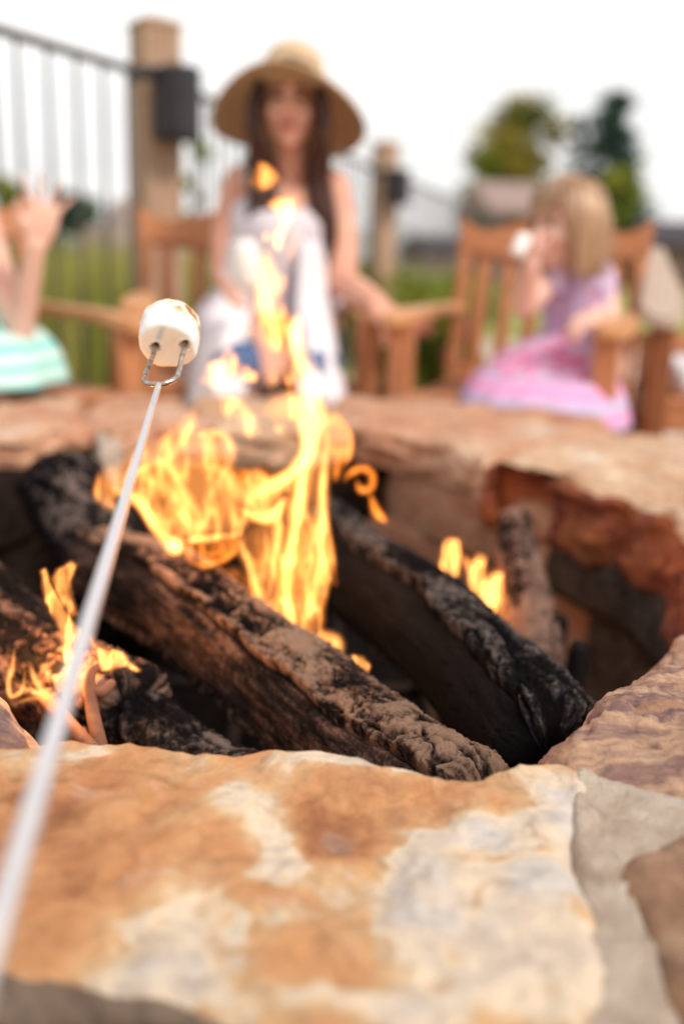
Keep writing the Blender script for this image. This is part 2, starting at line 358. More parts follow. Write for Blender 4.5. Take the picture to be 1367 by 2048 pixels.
def log_mat(name, ridge, mid, char, face0, face1):
    """bark: ash-dusted ridges over char; split face: scorched grain"""
    m, t, b = nm(name)
    h = t.nodes.new('ShaderNodeAttribute'); h.attribute_name = 'ash'
    fa = t.nodes.new('ShaderNodeAttribute'); fa.attribute_name = 'split'
    n = noise_node(t, 150, 11, .78, .7); s = t.nodes.new('ShaderNodeMath'); s.operation = 'MULTIPLY_ADD'; s.inputs[1].default_value = 1.9; s.inputs[2].default_value = -.95
    t.links.new(n.outputs['Fac'], s.inputs[0]); ad = t.nodes.new('ShaderNodeMath'); ad.operation = 'ADD'; t.links.new(s.outputs[0], ad.inputs[0]); t.links.new(h.outputs['Fac'], ad.inputs[1])
    r = ramp(t, [(.12, char), (.38, mid), (.62, ridge), (.95, tuple(min(1, x*1.35) for x in ridge))]); t.links.new(ad.outputs[0], r.inputs[0])
    g = t.nodes.new('ShaderNodeAttribute'); g.attribute_name = 'grain'
    s2 = t.nodes.new('ShaderNodeMath'); s2.operation = 'ADD'; t.links.new(g.outputs['Fac'], s2.inputs[0]); t.links.new(s.outputs[0], s2.inputs[1])
    r2 = ramp(t, [(.2, char), (.5, face0), (.85, face1)]); t.links.new(s2.outputs[0], r2.inputs[0])
    mxn = t.nodes.new('ShaderNodeMix'); mxn.data_type = 'RGBA'; t.links.new(fa.outputs['Fac'], mxn.inputs[0]); t.links.new(r.outputs[0], mxn.inputs[6]); t.links.new(r2.outputs[0], mxn.inputs[7])
    t.links.new(mxn.outputs[2], b.inputs['Base Color']); b.inputs['Roughness'].default_value = .85; b.inputs['Specular IOR Level'].default_value = .10
    n4 = noise_node(t, 330, 10, .8, .3); add_bump(t, b, n4.outputs['Fac'], 1.0, .005)
    return m
M['log1'] = log_mat('scorched_bark', (.30, .19, .135), (.10, .056, .042), (.006, .005, .005), (.062, .038, .034), (.25, .155, .115))
M['log2'] = log_mat('charred_bark', (.15, .125, .118), (.034, .028, .028), (.005, .004, .005), (.004, .0035, .004), (.011, .009, .009))
M['log3'] = log_mat('small_log_bark', (.26, .16, .125), (.12, .07, .056), (.010, .008, .008), (.03, .02, .02), (.1, .06, .05))
M['twig'] = ramp_mat('twig', [(.3, (.12, .045, .025)), (.7, (.26, .12, .075))], 30, .8)

def flame_mat(name, col, strength):
    m = bpy.data.materials.new(name); m.use_nodes = True; t = m.node_tree; t.nodes.clear()
    o = t.nodes.new('ShaderNodeOutputMaterial'); e = t.nodes.new('ShaderNodeEmission'); e.inputs[0].default_value = (*col, 1); e.inputs[1].default_value = strength
    t.links.new(e.outputs[0], o.inputs['Volume']); return m

# ================================================================== SETTING
def sheet(name, x0, x1, y0, y1, z, mat, kind='structure', n=2):
    xs = np.linspace(x0, x1, n); ys = np.linspace(y0, y1, n)
    V = [(x, y, z) for y in ys for x in xs]; f = [(j*n+i, j*n+i+1, (j+1)*n+i+1, (j+1)*n+i) for j in range(n-1) for i in range(n-1)]
    return tag(mesh(name, V, f, mat, None, False), kind=kind)
sheet('ground', -1500, 1500, -40, 2500, -.012, M['meadow'])
tag(mesh('patio', [(-3.2, -1.2, 0), (5, -2, 0), (6, 9.6, 0), (1.14, 9.62, 0), (.33, 7.0, 0), (-.70, 3.6, 0), (-1.06, 2.93, 0)], [(0, 1, 2, 3, 4, 5, 6)], M['patio'], None, False), kind='structure')
# far hills
V = []; f = []; K = 120
for k in range(K):
    x = -700+1400*k/(K-1); hgt = 9+10*(.5+.5*math.sin(x*.011+1))+5*math.sin(x*.031)+3*math.sin(x*.09)
    V += [(x, 620, -1), (x, 660, hgt), (x, 900, -1)]
for k in range(K-1):
    for j in (0, 1): f.append((k*3+j, k*3+3+j, k*3+4+j, k*3+1+j))
tag(mesh('hills', V, f, M['hill']), kind='structure')

# ================================================================== FIRE PIT
PC = Vector((-.06, 1.12, 0)); ZT = .42
pit = empty('fire_pit', (0, 1.22, 0), 'round fire pit built of rust and cream sandstone slabs and mortar', 'fire pit')
def pl(o_, par):                         # parent keeping world coordinates
    o_.parent = par; o_.matrix_parent_inverse = Matrix.Translation(-Vector(par.location)); return o_
def poly(px, extra=(), z=ZT): return [tuple(atZ(x, y, z)[:2]) for x, y in px]+list(extra)
def slab(name, pts, top, thick, mat, seed, relief=.006, edge=.012, rough=.012, n=150, rings=26, tilt=(0, 0), strat=5, attrfn=None, face_mat=None, round_=.35, levels=16):
    P = np.array(pts, float); c = P.mean(0)
    L = np.vstack([P, P[:1]]); seg = np.linalg.norm(np.diff(L, axis=0), axis=1); cum = np.concatenate([[0], np.cumsum(seg)])
    tt = np.linspace(0, cum[-1], n, endpoint=False)
    O = np.stack([np.interp(tt, cum, L[:, 0]), np.interp(tt, cum, L[:, 1])], 1)
    for _ in range(1): O = .5*O+.25*(np.roll(O, 1, 0)+np.roll(O, -1, 0))
    A = .5*np.sum(O[:, 0]*np.roll(O[:, 1], -1)-np.roll(O[:, 0], -1)*O[:, 1])
    if A < 0: O = O[::-1]
    nr = np.roll(O, -1, 0)-np.roll(O, 1, 0); nr = np.stack([nr[:, 1], -nr[:, 0]], 1); nr /= np.linalg.norm(nr, axis=1)[:, None]
    w = fbm(np.c_[O*22, np.full(n, seed*3.1)], 4, seed); ch_, _c = cells(np.c_[O*26, np.full(n, seed*1.7)], seed+8); O = O+nr*(w*rough*.7+(.45-ch_)*rough*1.1)[:, None]
    Vs = []
    # top rings from centre to rim
    ss = np.linspace(0, 1, rings)**.8
    for s in ss[1:]:
        q = c+(O-c)*s
        z = np.full(n, top)+relief*1.6*fbm(np.c_[q*9, np.full(n, seed)], 3, seed)+relief*.8*fbm(np.c_[q*38, np.full(n, seed)], 4, seed+5)
        tr_ = fbm(np.c_[q*15, np.full(n, seed*5.)], 3, seed+6)*3; z += relief*.7*(np.floor(tr_)+sst(0, .18, tr_-np.floor(tr_)))/2+relief*.25*fbm(np.c_[q*140, np.full(n, seed)], 3, seed+7, .7)
        de = np.linalg.norm(O-q, axis=1)
        z -= edge*np.clip(1-de/(edge*1.6), 0, 1)**2*round_*2
        z += tilt[0]*(q[:, 0]-c[0])+tilt[1]*(q[:, 1]-c[1])
        Vs.append(np.c_[q, z])
    ztop = Vs[-1][:, 2].copy()
    for k in range(1, levels+1):
        u = k/levels
        z = ztop-(thick*u)
        layer = np.floor(u*strat+.4*vnoise(np.c_[O*10, np.full(n, seed*2.)], seed+9))
        fc_, _c = cells(np.c_[O*17, z*26], seed+6)
        off = rough*1.1*vnoise(np.c_[O*13, layer*7.7], seed+3)+rough*.6*fbm(np.c_[O*45, z*60], 4, seed+4)+rough*1.5*(.5-fc_)+edge*.5*math.sin(math.pi*min(1, u*1.0))*.8
        if k == levels: off = off-.01
        Vs.append(np.c_[O+nr*off[:, None], z])
    V = np.vstack([[[c[0], c[1], top+tilt[0]*0]]]+Vs+[[[c[0], c[1], top-thick]]]); m_ = len(Vs)
    f = [(0, 1+j, 1+(j+1) % n) for j in range(n)]
    for k in range(m_-1):
        for j in range(n):
            j2 = (j+1) % n; f.append((1+k*n+j, 1+(k+1)*n+j, 1+(k+1)*n+j2, 1+k*n+j2))
    e = len(V)-1; f += [(e, 1+(m_-1)*n+(j+1) % n, 1+(m_-1)*n+j) for j in range(n)]
    ob = mesh(name, V, f, mat)
    if attrfn is not None: attr(ob, 'tone', attrfn(V))
    if face_mat is not None:
        ob.data.materials.append(face_mat)
        mi = np.zeros(len(f), dtype=np.int32); mi[n+(rings-2)*n:] = 1
        ob.data.polygons.foreach_set('material_index', mi)
    return pl(ob, pit)
# colour patches of the near slab, in metres on its top
near_px = [(-60, 1492), (20, 1500), (120, 1478), (200, 1474), (330, 1482), (470, 1497), (640, 1500), (720, 1520), (760, 1528), (830, 1524), (880, 1545), (950, 1550), (1050, 1530), (1130, 1522), (1185, 1545), (1178, 1640), (1165, 1730), (1205, 1850), (1215, 2048), (1200, 2140)]
near_pts = poly(near_px, [(.03, .292), (-.02, .312), (-.055, .336), (-.12, .348), (-.20, .368), (-.245, .45)])
blobs = [  # photo x, y, radius px (x, y), tone
    (470, 1250+350, 330, 90, -.10), (150, 1720, 240, 170, -.13), (250, 1900, 260, 70, -.10), (640, 1650, 110, 60, -.16), (900, 1590, 140, 40, -.14), (560, 1690, 60, 80, .26), (500, 1620, 80, 60, .16),
    (340, 1850, 160, 85, .22), (330, 1940, 190, 50, .22), (600, 1870, 190, 90, -.02), (560, 1820, 60, 30, .12), (480, 1840, 30, 30, .16), (800, 1760, 200, 100, .10), (930, 1660, 140, 40, .22), (1140, 1620, 55, 70, .26), (830, 1800, 80, 120, .24),
    (1050, 1900, 160, 100, .14), (960, 1920, 30, 80, -.02), (700, 2010, 260, 50, .17), (1100, 1760, 90, 50, .22), (1000, 1770, 150, 60, .05), (180, 1500, 60, 22, .24), (680, 1525, 70, 16, .22), (800, 1530, 30, 12, .24), (40, 1530, 90, 40, .16)]
def near_tone(V):
    T = np.full(len(V), .43); T += .16*fbm(np.c_[V[:, :2]*18, V[:, 2]*4], 5, 77, .6)+.10*sst(-.01, .13, V[:, 0]-.25*(V[:, 1]-.45))
    Q = V[:, :2]+.012*np.c_[fbm(V*34, 5, 5, .62), fbm(V*34+7, 5, 6, .62)]
    for x, y, a, b_, v in blobs:
        c = atZ(x, y, ZT); ex = atZ(x+a, y, ZT)-c; ey = atZ(x, y+b_, ZT)-c
        d = np.sqrt(((Q[:, 0]-c.x)/abs(ex.x))**2+((Q[:, 1]-c.y)/max(.004, abs(ey.y)))**2)
        T = T+v*1.15*(1-sst(.25, 1.5, d+.45*fbm(np.c_[Q*55, V[:, 2]*0], 4, 66)))
    return np.minimum(T, .76)
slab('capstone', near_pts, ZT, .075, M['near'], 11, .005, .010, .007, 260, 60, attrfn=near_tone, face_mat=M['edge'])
# slab to the right of the near one: banded, sloping into the pit
slab('capstone', poly([(1112, 1522), (1128, 1490), (1160, 1450), (1205, 1408), (1245, 1362), (1290, 1335), (1330, 1290), (1372, 1255)], [(.40, .83), (.52, .74), (.44, .60), (.30, .535)]) + poly([(1367, 1585), (1250, 1560), (1160, 1540)]),
     ZT+.004, .10, M['strata'], 23, .011, .014, .010, 240, 50)
slab('capstone', poly([(1222, 1715), (1300, 1690), (1367, 1668)], [(.33, .50), (.50, .56), (.56, .42), (.36, .30), (.21, .345)]) + poly([(1330, 1960), (1280, 1850)]), ZT, .09, M['brown'], 29, .006, .01, .008)
# left near slab
slab('capstone', poly([(62, 1486), (40, 1440), (10, 1405), (-20, 1385)], [(-.33, .68), (-.45, .80), (-.58, .72), (-.44, .52), (-.36, .43), (-.27, .40), (-.235, .50)]), ZT-.002, .09, M['strata'], 31, .007, .012, .009)
# right far slab: pale worn top, broken red face
slab('capstone', poly([(975, 932), (1010, 926), (1095, 937), (1140, 962), (1190, 988), (1262, 1000), (1305, 1032), (1345, 1062), (1385, 1115), (1400, 1180)], [(.44, .86), (.62, .86), (.82, .98), (.88, 1.22), (.82, 1.50), (.66, 1.74), (.52, 1.78), (.38, 1.66)]), ZT+.006, .105, M['tan'], 37, .007, .012, .013, 260, 36, face_mat=M['red'])
# far slabs
slab('capstone', poly([(705, 857), (780, 868), (880, 888), (955, 915), (968, 928)], [(.35, 1.64), (.52, 1.80), (.54, 1.96), (.34, 2.10), (.10, 2.17), (-.02, 2.15), (-.03, 1.95)]), ZT+.002, .06, M['pink'], 41, .008, .012, .012)
slab('capstone', poly([(440, 850), (560, 852), (695, 856)], [(-.05, 2.15), (-.18, 2.16), (-.33, 2.10), (-.30, 1.86)]), ZT-.002, .07, M['tan'], 43, .008, .012, .012)
slab('capstone', poly([(225, 868), (300, 856), (425, 850)], [(-.325, 1.88), (-.36, 2.08), (-.52, 2.00), (-.50, 1.78)]), ZT, .07, M['pink'], 47, .008, .012, .012)
slab('capstone', poly([(-40, 880), (30, 872), (100, 862), (205, 846)], [(-.52, 1.80), (-.545, 1.98), (-.68, 1.86), (-.80, 1.70), (-.78, 1.50)]), ZT+.002, .055, M['pink'], 53, .008, .012, .012)
slab('capstone', [(-.60, 1.42), (-.56, 1.20), (-.70, 1.14), (-.93, 1.18), (-.90, 1.42), (-.80, 1.50)], ZT, .08, M['tan'], 59)
slab('capstone', [(-.555, 1.17), (-.53, .98), (-.46, .83), (-.60, .74), (-.80, .82), (-.92, 1.12), (-.72, 1.11)], ZT, .08, M['pink'], 61)
slab('capstone', [(.50, .84), (.41, .82), (.54, .75), (.46, .59), (.62, .60), (.82, .80), (.86, .95), (.64, .84)], ZT-.004, .08, M['brown'], 67)

# courses of the wall, inside and outside
def opening(a):                          # inner edge of the slabs round PC
    pts = [(.02, .53), (.145, .53), (.19, .63), (.30, .77), (.39, 1.04), (.345, 1.28), (.235, 1.45), (.02, 1.75), (-.26, 1.72), (-.45, 1.67), (-.56, 1.45), (-.56, 1.2), (-.46, .82), (-.215, .54)]
    an = np.unwrap([math.atan2(y-PC.y, x-PC.x) for x, y in pts]); rr_ = [math.hypot(x-PC.x, y-PC.y) for x, y in pts]
    an = np.concatenate([an, an[:1]+2*math.pi]); rr_ = rr_+rr_[:1]
    return float(np.interp((a-an[0]) % (2*math.pi)+an[0], an, rr_))
def rough_block(seed):
    bm = bmesh.new(); bmesh.ops.create_cube(bm, size=1.0)
    bmesh.ops.subdivide_edges(bm, edges=bm.edges[:], cuts=5, use_grid_fill=True)
    co = np.array([v.co[:] for v in bm.verts]); L = np.max(np.abs(co), axis=1); 
    r_ = np.linalg.norm(co, axis=1); sph = co/r_[:, None]*.62
    co = co*.80+sph*.2
    co += .07*np.c_[fbm(co*2.3+seed, 3, seed), fbm(co*2.3+seed+9, 3, seed+1), fbm(co*2.3+seed+19, 3, seed+2)]
    for v, q in zip(bm.verts, co): v.co = q
    me = bpy.data.meshes.new('stone'); bm.to_mesh(me); bm.free(); me.polygons.foreach_set('use_smooth', [True]*len(me.polygons)); return me
blocks = {}
for key in ('wall_pink', 'grey', 'soot', 'brown', 'red', 'tan', 'pink'):
    blocks[key] = []
    for s in range(3):
        me = rough_block(s*13+len(key)); me.materials.append(M[key]); blocks[key].append(me)
def course(radf, z0, hgt, depth, count, keys, jit, sd_, cen=PC):
    rn = random.Random(sd_); edges = []; a = rn.random()
    ws = [rn.uniform(.75, 1.3) for _ in range(count)]; tot = sum(ws)
    for w in ws:
        da = 2*math.pi*w/tot; am = a+da/2; r_ = radf(am)
        ob = bpy.data.objects.new('wall_stone', rn.choice(blocks[keys(am, rn)])); COL.objects.link(ob)
        p0 = Vector((math.cos(a)*radf(a), math.sin(a)*radf(a), 0)); p1 = Vector((math.cos(a+da)*radf(a+da), math.sin(a+da)*radf(a+da), 0))
        d = p1-p0; ln = d.length; mid = (p0+p1)/2
        nrm = Vector((d.y, -d.x, 0)).normalized()
        ob.location = cen+mid+nrm*(depth/2)*(1 if radf is not outer_r else -1)+Vector((0, 0, z0+hgt/2))
        ob.rotation_euler = (rn.uniform(-jit, jit), rn.uniform(-jit, jit)*.5, math.atan2(d.y, d.x))
        ob.scale = (ln*1.06, depth, hgt*1.08)
        pl(ob, pit); a += da
OC = Vector((0, 1.235, 0))
def outer_r(a): return .875
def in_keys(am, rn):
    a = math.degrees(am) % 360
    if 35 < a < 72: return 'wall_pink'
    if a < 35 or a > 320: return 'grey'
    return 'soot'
course(lambda a: opening(a)+.035, .0, .12, .12, 15, in_keys, .03, 1)
course(lambda a: opening(a)+.045, .12, .125, .12, 14, in_keys, .04, 2)
course(lambda a: opening(a)+.020, .245, .115, .12, 17, lambda a, r_: 'pink' if 45 < math.degrees(a) % 360 < 78 else in_keys(a, r_), .05, 3)
for k in range(3): course(outer_r, .12*k, .12, .12, 20, lambda a, r_: r_.choice(['tan', 'pink', 'brown']), .03, 10+k, OC)
# mortar core, set a little below the slab tops
V = []; f = []; K = 72
for k in range(K):
    a = 2*math.pi*k/K; ri = opening(a)+.075; i = PC+Vector((math.cos(a), math.sin(a), 0))*ri; q = OC+Vector((math.cos(a), math.sin(a), 0))*.82
    V += [(i.x, i.y, .0), (i.x, i.y, .385), (i.x*.8+q.x*.2, i.y*.8+q.y*.2, .405), (i.x*.2+q.x*.8, i.y*.2+q.y*.8, .405), (q.x, q.y, .385), (q.x, q.y, 0)]
for k in range(K):
    for j in range(5): k2 = (k+1) % K; f.append((k*6+j, k*6+j+1, k2*6+j+1, k2*6+j))
pl(mesh('mortar_core', V, f, M['mortar'], None), pit)
# mortar bed between the near slab and its right neighbours, rising flush with them
mb_px = [(1150, 1530), (1250, 1545), (1400, 1600), (1400, 1720), (1230, 1700), (1270, 1850), (1340, 1990), (1330, 2150), (1150, 2150), (1140, 1800)]
slab('mortar_joint', poly(mb_px), ZT-.004, .05, M['mortar'], 71, .006, .006, .004, 140, 24)
slab('mortar_joint', poly([(200, 900), (190, 840), (215, 815), (250, 812), (240, 880)]), ZT-.012, .07, M['mortar'], 73, .003, .006, .004, 60, 8)
pl(mesh('ash_bed', [(PC.x+math.cos(2*math.pi*k/48)*(opening(2*math.pi*k/48)+.06), PC.y+math.sin(2*math.pi*k/48)*(opening(2*math.pi*k/48)+.06), .07+.01*random.random()) for k in range(48)]+[(PC.x, PC.y, .09)], [(48, k, (k+1) % 48) for k in range(48)], M['ash'], None), pit)

# iron grate under the logs with its two upright pegs
gr = empty('fire_grate', (0, 1.0, .07), 'black iron grate with upright pegs under the burning logs', 'grate')
def gp(ob): return pl(ob, gr)
for k in range(6):
    x = -.33+.11*k; mb = MB(); mb.tube([(x, .74, .215), (x, 1.4, .215)], .009, 8); gp(mb.build('bar', M['iron']))
for y in (.78, 1.1, 1.38): mb = MB(); mb.tube([(-.36, y, .199), (.27, y, .199)], .009, 8); gp(mb.build('crossbar', M['iron']))
for x, y in ((-.34, .78), (.25, .78), (-.34, 1.38), (.25, 1.38)): mb = MB(); mb.tube([(x, y, .07), (x, y, .2)], .009, 8); gp(mb.build('leg', M['iron']))
for q in ((1155, 1300, .98), (1118, 1245, 1.10)):
    p = atT(*q); mb = MB(); mb.tube([(p.x, p.y, .19), (p.x, p.y, p.z)], [.0105, .0105], 12); gp(mb.build('peg', M['iron']))

# ================================================================== LOGS
def log(name, A, B, r0, r1, mat, seed, label, split=None, nu=420, nv=190, bark=.008, blocky=1.0, ash0=.45, bend=.012, cell=(38, 60), ashv=1.15):
    """A back end, B front end; split = (centre angle, half width, plane distance factor) of a split face; angle 0 = level side away from the split, 90 = up"""
    A = Vector(A); B = Vector(B); L = (B-A).length; ax = (B-A).normalized()
    side = ax.cross(Vector((0, 0, 1))).normalized(); upv = side.cross(ax).normalized()
    u = np.linspace(0, 1, nu); th = np.linspace(0, 2*math.pi, nv, endpoint=False)
    U, TH = np.meshgrid(u, th, indexing='ij'); U = U.ravel(); TH = TH.ravel()
    R = r0+(r1-r0)*U
    cx = np.cos(TH); sy = np.sin(TH); s = U*L
    P0 = np.c_[cx*R, sy*R, s]
    R = R*(1+.10*fbm(np.c_[cx*1.2, sy*1.2, s*7], 3, seed))
    split_m = np.zeros(len(R))
    if split:
        tc_, hw, pd = split
        d = (TH-tc_+math.pi) % (2*math.pi)-math.pi
        bord = hw*(1+.22*fbm(np.c_[s*14, np.full(len(s), seed*1.), np.sign(d)*3], 4, seed+2))
        split_m = 1-sst(-.03, .03, np.abs(d)-bord)
        plane = pd*(r0+(r1-r0)*U)/np.clip(np.cos(d), .25, 1)
        plane = plane*(1+.05*fbm(np.c_[d*3, s*9, s*0], 3, seed+4))
        Rs = np.minimum(R*.93, plane)
        g = .25*fbm(np.c_[d*22+s*4, s*14, s*0+seed], 5, seed+6)+.9*fbm(np.c_[d*5+s*12, s*26-d*3, s*0+seed], 5, seed+7, .62); g2 = fbm(np.c_[d*14, s*70+d*25, s*0], 3, seed+8)
        tc2 = 1-sst(0, .10, np.abs(fbm(np.c_[d*6, s*13+d*2, s*0+seed], 3, seed+9)))
        Rs = Rs+.0010*g+.0006*g2-.0016*tc2
    # flaking bark: terraces of layered flakes drawn out along the grain, thin cracks, crumbly grain
    W = np.c_[fbm(P0*45, 3, seed+20), fbm(P0*45+5, 3, seed+21), fbm(P0*45+9, 3, seed+22)]
    Q = P0*np.array([cell[1], cell[1], cell[0]])+W*.75
    f1, f2 = cells(Q, seed+1); e1 = f2-f1
    crk = 1-sst(.0, .085, e1+.05*fbm(P0*150, 3, seed+15))
    m_ = fbm(P0*np.array([34, 34, 13])+W*.5, 4, seed+14)*2.6+.25*fbm(P0*150, 3, seed+16)
    st_ = np.floor(m_*2.2); fr_ = m_*2.2-st_; terr = (st_+sst(.0, .22, fr_))/2.2
    lng = 1-sst(0, .13, np.abs(fbm(P0*np.array([30, 30, 6.5])+W*.25, 3, seed+18)))       # long cracks with the grain
    fine = fbm(P0*np.array([230, 230, 150]), 4, seed+12, .7); crumb = np.abs(fbm(P0*np.array([120, 120, 60])+W*.6, 4, seed+17))
    hgt = .62+.17*terr-.34*crk*blocky+.36*fine-.40*crumb-.80*lng+.20*fbm(P0*18, 3, seed+13)
    Rb = R+bark*(hgt-.5)
    if split:
        # overhanging lip of bark with a crack along the split edge
        lip = np.exp(-((np.abs(d)-bord-.10)/.09)**2)*.0045
        crack = np.exp(-((np.abs(d)-bord+.01)/.035)**2)*.006
        Rf = Rb*(1-split_m)+Rs*split_m+lip*(1-split_m)-crack
    else: Rf = Rb
    # broken ends
    endn = .006*fbm(np.c_[cx*1.5, sy*1.5, np.full(len(cx), seed)], 3, seed+30)
    z = s+np.where(U > .9, (U-.9)/.1, 0)*endn*1.5-np.where(U < .06, (.06-U)/.06, 0)*endn*1.5
    tp = np.where(U > .975, np.sqrt(np.clip(1-((U-.975)/.025)**2*.55, 0, 1)), 1.0)
    Rf = Rf*tp*(1+.10*sst(.94, 1, U)*fbm(P0*90, 4, seed+33, .65))
    bx_ = bend*np.sin(U*math.pi*1.3+seed); bz_ = bend*.6*np.sin(U*math.pi*2.1+seed*2)
    V = np.array(A)[None]+np.array(side)[None]*(cx*Rf+bx_)[:, None]+np.array(upv)[None]*(sy*Rf+bz_)[:, None]+np.array(ax)[None]*z[:, None]
    n = nv; f = []
    idx = np.arange(nu*nv).reshape(nu, nv); a = idx[:-1]; b_ = np.roll(idx, -1, 1)[:-1]; c = np.roll(idx, -1, 1)[1:]; d_ = idx[1:]
    F_ = np.stack([a, b_, c, d_], -1).reshape(-1, 4)
    ends = []
    c0 = V[:nv].mean(0); c1 = V[-nv:].mean(0)-np.array(ax)*.004
    V = np.vstack([V, c0, c1]); i0 = len(V)-2; i1 = len(V)-1
    fl = [tuple(q) for q in F_[:, ::-1]]+[(i0, j, (j+1) % nv) for j in range(nv)]+[(i1, (nu-1)*nv+(j+1) % nv, (nu-1)*nv+j) for j in range(nv)]
    root = empty(name, A, label, 'log')
    ob = mesh('trunk', V, fl, mat); pl(ob, root)
    ash = ash0+.62*(hgt-.5)+ashv*fbm(P0*np.array([20, 20, 10])+W*.4, 4, seed+40, .62)+.25*fine
    ash = np.concatenate([ash, [.1, .1]]); attr(ob, 'ash', ash)
    attr(ob, 'split', np.concatenate([split_m, [1, 1]]))
    gr_ = .45+.55*(g if split else 0*U)+.25*fbm(P0*np.array([30, 30, 9]), 3, seed+44)
    if split: gr_ = gr_+.16*fbm(P0*8, 2, seed+45)
    attr(ob, 'grain', np.concatenate([gr_, [.1, .1]]))
    return root, ob
A1, B1 = atT(205, 1130, 1.13), atT(972, 1652, .655)
log('firewood_log', A1, B1, .053, .050, M['log1'], 3, 'split log with tan flaking bark above a scorched flat face, beside the near slab', split=(rad(4), rad(48), .88), ash0=.42, ashv=1.15, nu=860, nv=340, cell=(20, 50), bark=.0062, blocky=.6)
A2, B2 = atT(645, 1062, 1.30), atT(1092, 1528, .74)
log('firewood_log', A2, B2, .056, .056, M['log2'], 8, 'blackened log with grey cracked bark plates along its top, behind the tan split log', split=(rad(-2), rad(66), .90), ash0=.40, ashv=.55, bark=.0075, cell=(52, 50), nu=640, nv=300, blocky=1.3)
A6, B6 = atT(140, 962, 1.32), atT(292, 1300, 1.13)
log('firewood_log', A6, B6, .060, .058, M['log2'], 27, 'thick soot black log under the left side of the tall flames', nu=240, nv=130, bark=.008, ash0=.20)
A3, B3 = atT(1038, 1050, 1.30), atT(1066, 1395, 1.02)
log('firewood_log', A3, B3, .026, .034, M['log3'], 14, 'thin pinkish brown log leaning on the pit wall below the red slab', nu=200, nv=110, bark=.004, ash0=.50, ashv=.6, bend=.006, cell=(30, 40))
A4, B4 = atT(-70, 1190, 1.02), atT(235, 1440, .80)
log('firewood_log', A4, B4, .05, .045, M['log3'], 19, 'short log glowing orange beneath the small flames', nu=180, nv=110, bark=.006, ash0=.34, cell=(30, 50))
A5, B5 = atT(130, 1420, .86), atT(520, 1610, .72)
log('firewood_log', A5, B5, .040, .04, M['log2'], 22, 'black charred log lying under the tan split log', nu=180, nv=110, bark=.006, ash0=.30)
tw = empty('twig', atT(190, 1480, .74), 'thin reddish forked twig leaning against the black charred log', 'twig')
mb = MB(); mb.tube(spline([atT(200, 1490, .72), atT(185, 1420, .75), atT(180, 1350, .77), atT(205, 1330, .78)], 14), np.linspace(.006, .004, 14), 8)
mb.tube(spline([atT(183, 1380, .765), atT(205, 1385, .76), atT(222, 1368, .765)], 8), np.linspace(.005, .004, 8), 8)
pl(mb.build('stem', M['twig']), tw)
tw = empty('twig', atT(120, 1440, .76), 'straight reddish twig lying below the small flames', 'twig')
mb = MB(); mb.tube([atT(90, 1400, .80), atT(185, 1500, .70)], [.007, .006], 8); pl(mb.build('stem', M['twig']), tw)

# ================================================================== FIRE
FIRE = empty('campfire_flames', atT(600, 1280, .88), 'tall yellow orange flames rising between the logs', 'fire')
SMALL_L = empty('small_flames', atT(150, 1340, .8), 'small pair of flame tongues over the short glowing log', 'fire')
SMALL_R = empty('small_flames', atT(950, 1210, 1.08), 'row of short bright flames between the blackened log and thin log', 'fire')
def seg_dist(P, A, B, wa=None, wb=None):
    d = B-A; L2 = (d@d)+1e-9; u = np.clip(((P-A)@d)/L2, 0, 1); q = A+u[:, None]*d; return np.linalg.norm(P-q, axis=1), u
def poly_field(P, poly_):
    V = np.array(poly_, float); n = len(V); D = np.full(len(P), 1e9); ins = np.zeros(len(P), bool)
    for i in range(n):
        A, B = V[i], V[(i+1) % n]; d, _ = seg_dist(P, A, B); D = np.minimum(D, d)
        c = (A[1] > P[:, 1]) != (B[1] > P[:, 1]); xx = (B[0]-A[0])*(P[:, 1]-A[1])/((B[1]-A[1]) or 1e-9)+A[0]; ins ^= c & (P[:, 0] < xx)
    return np.where(ins, D, -D)
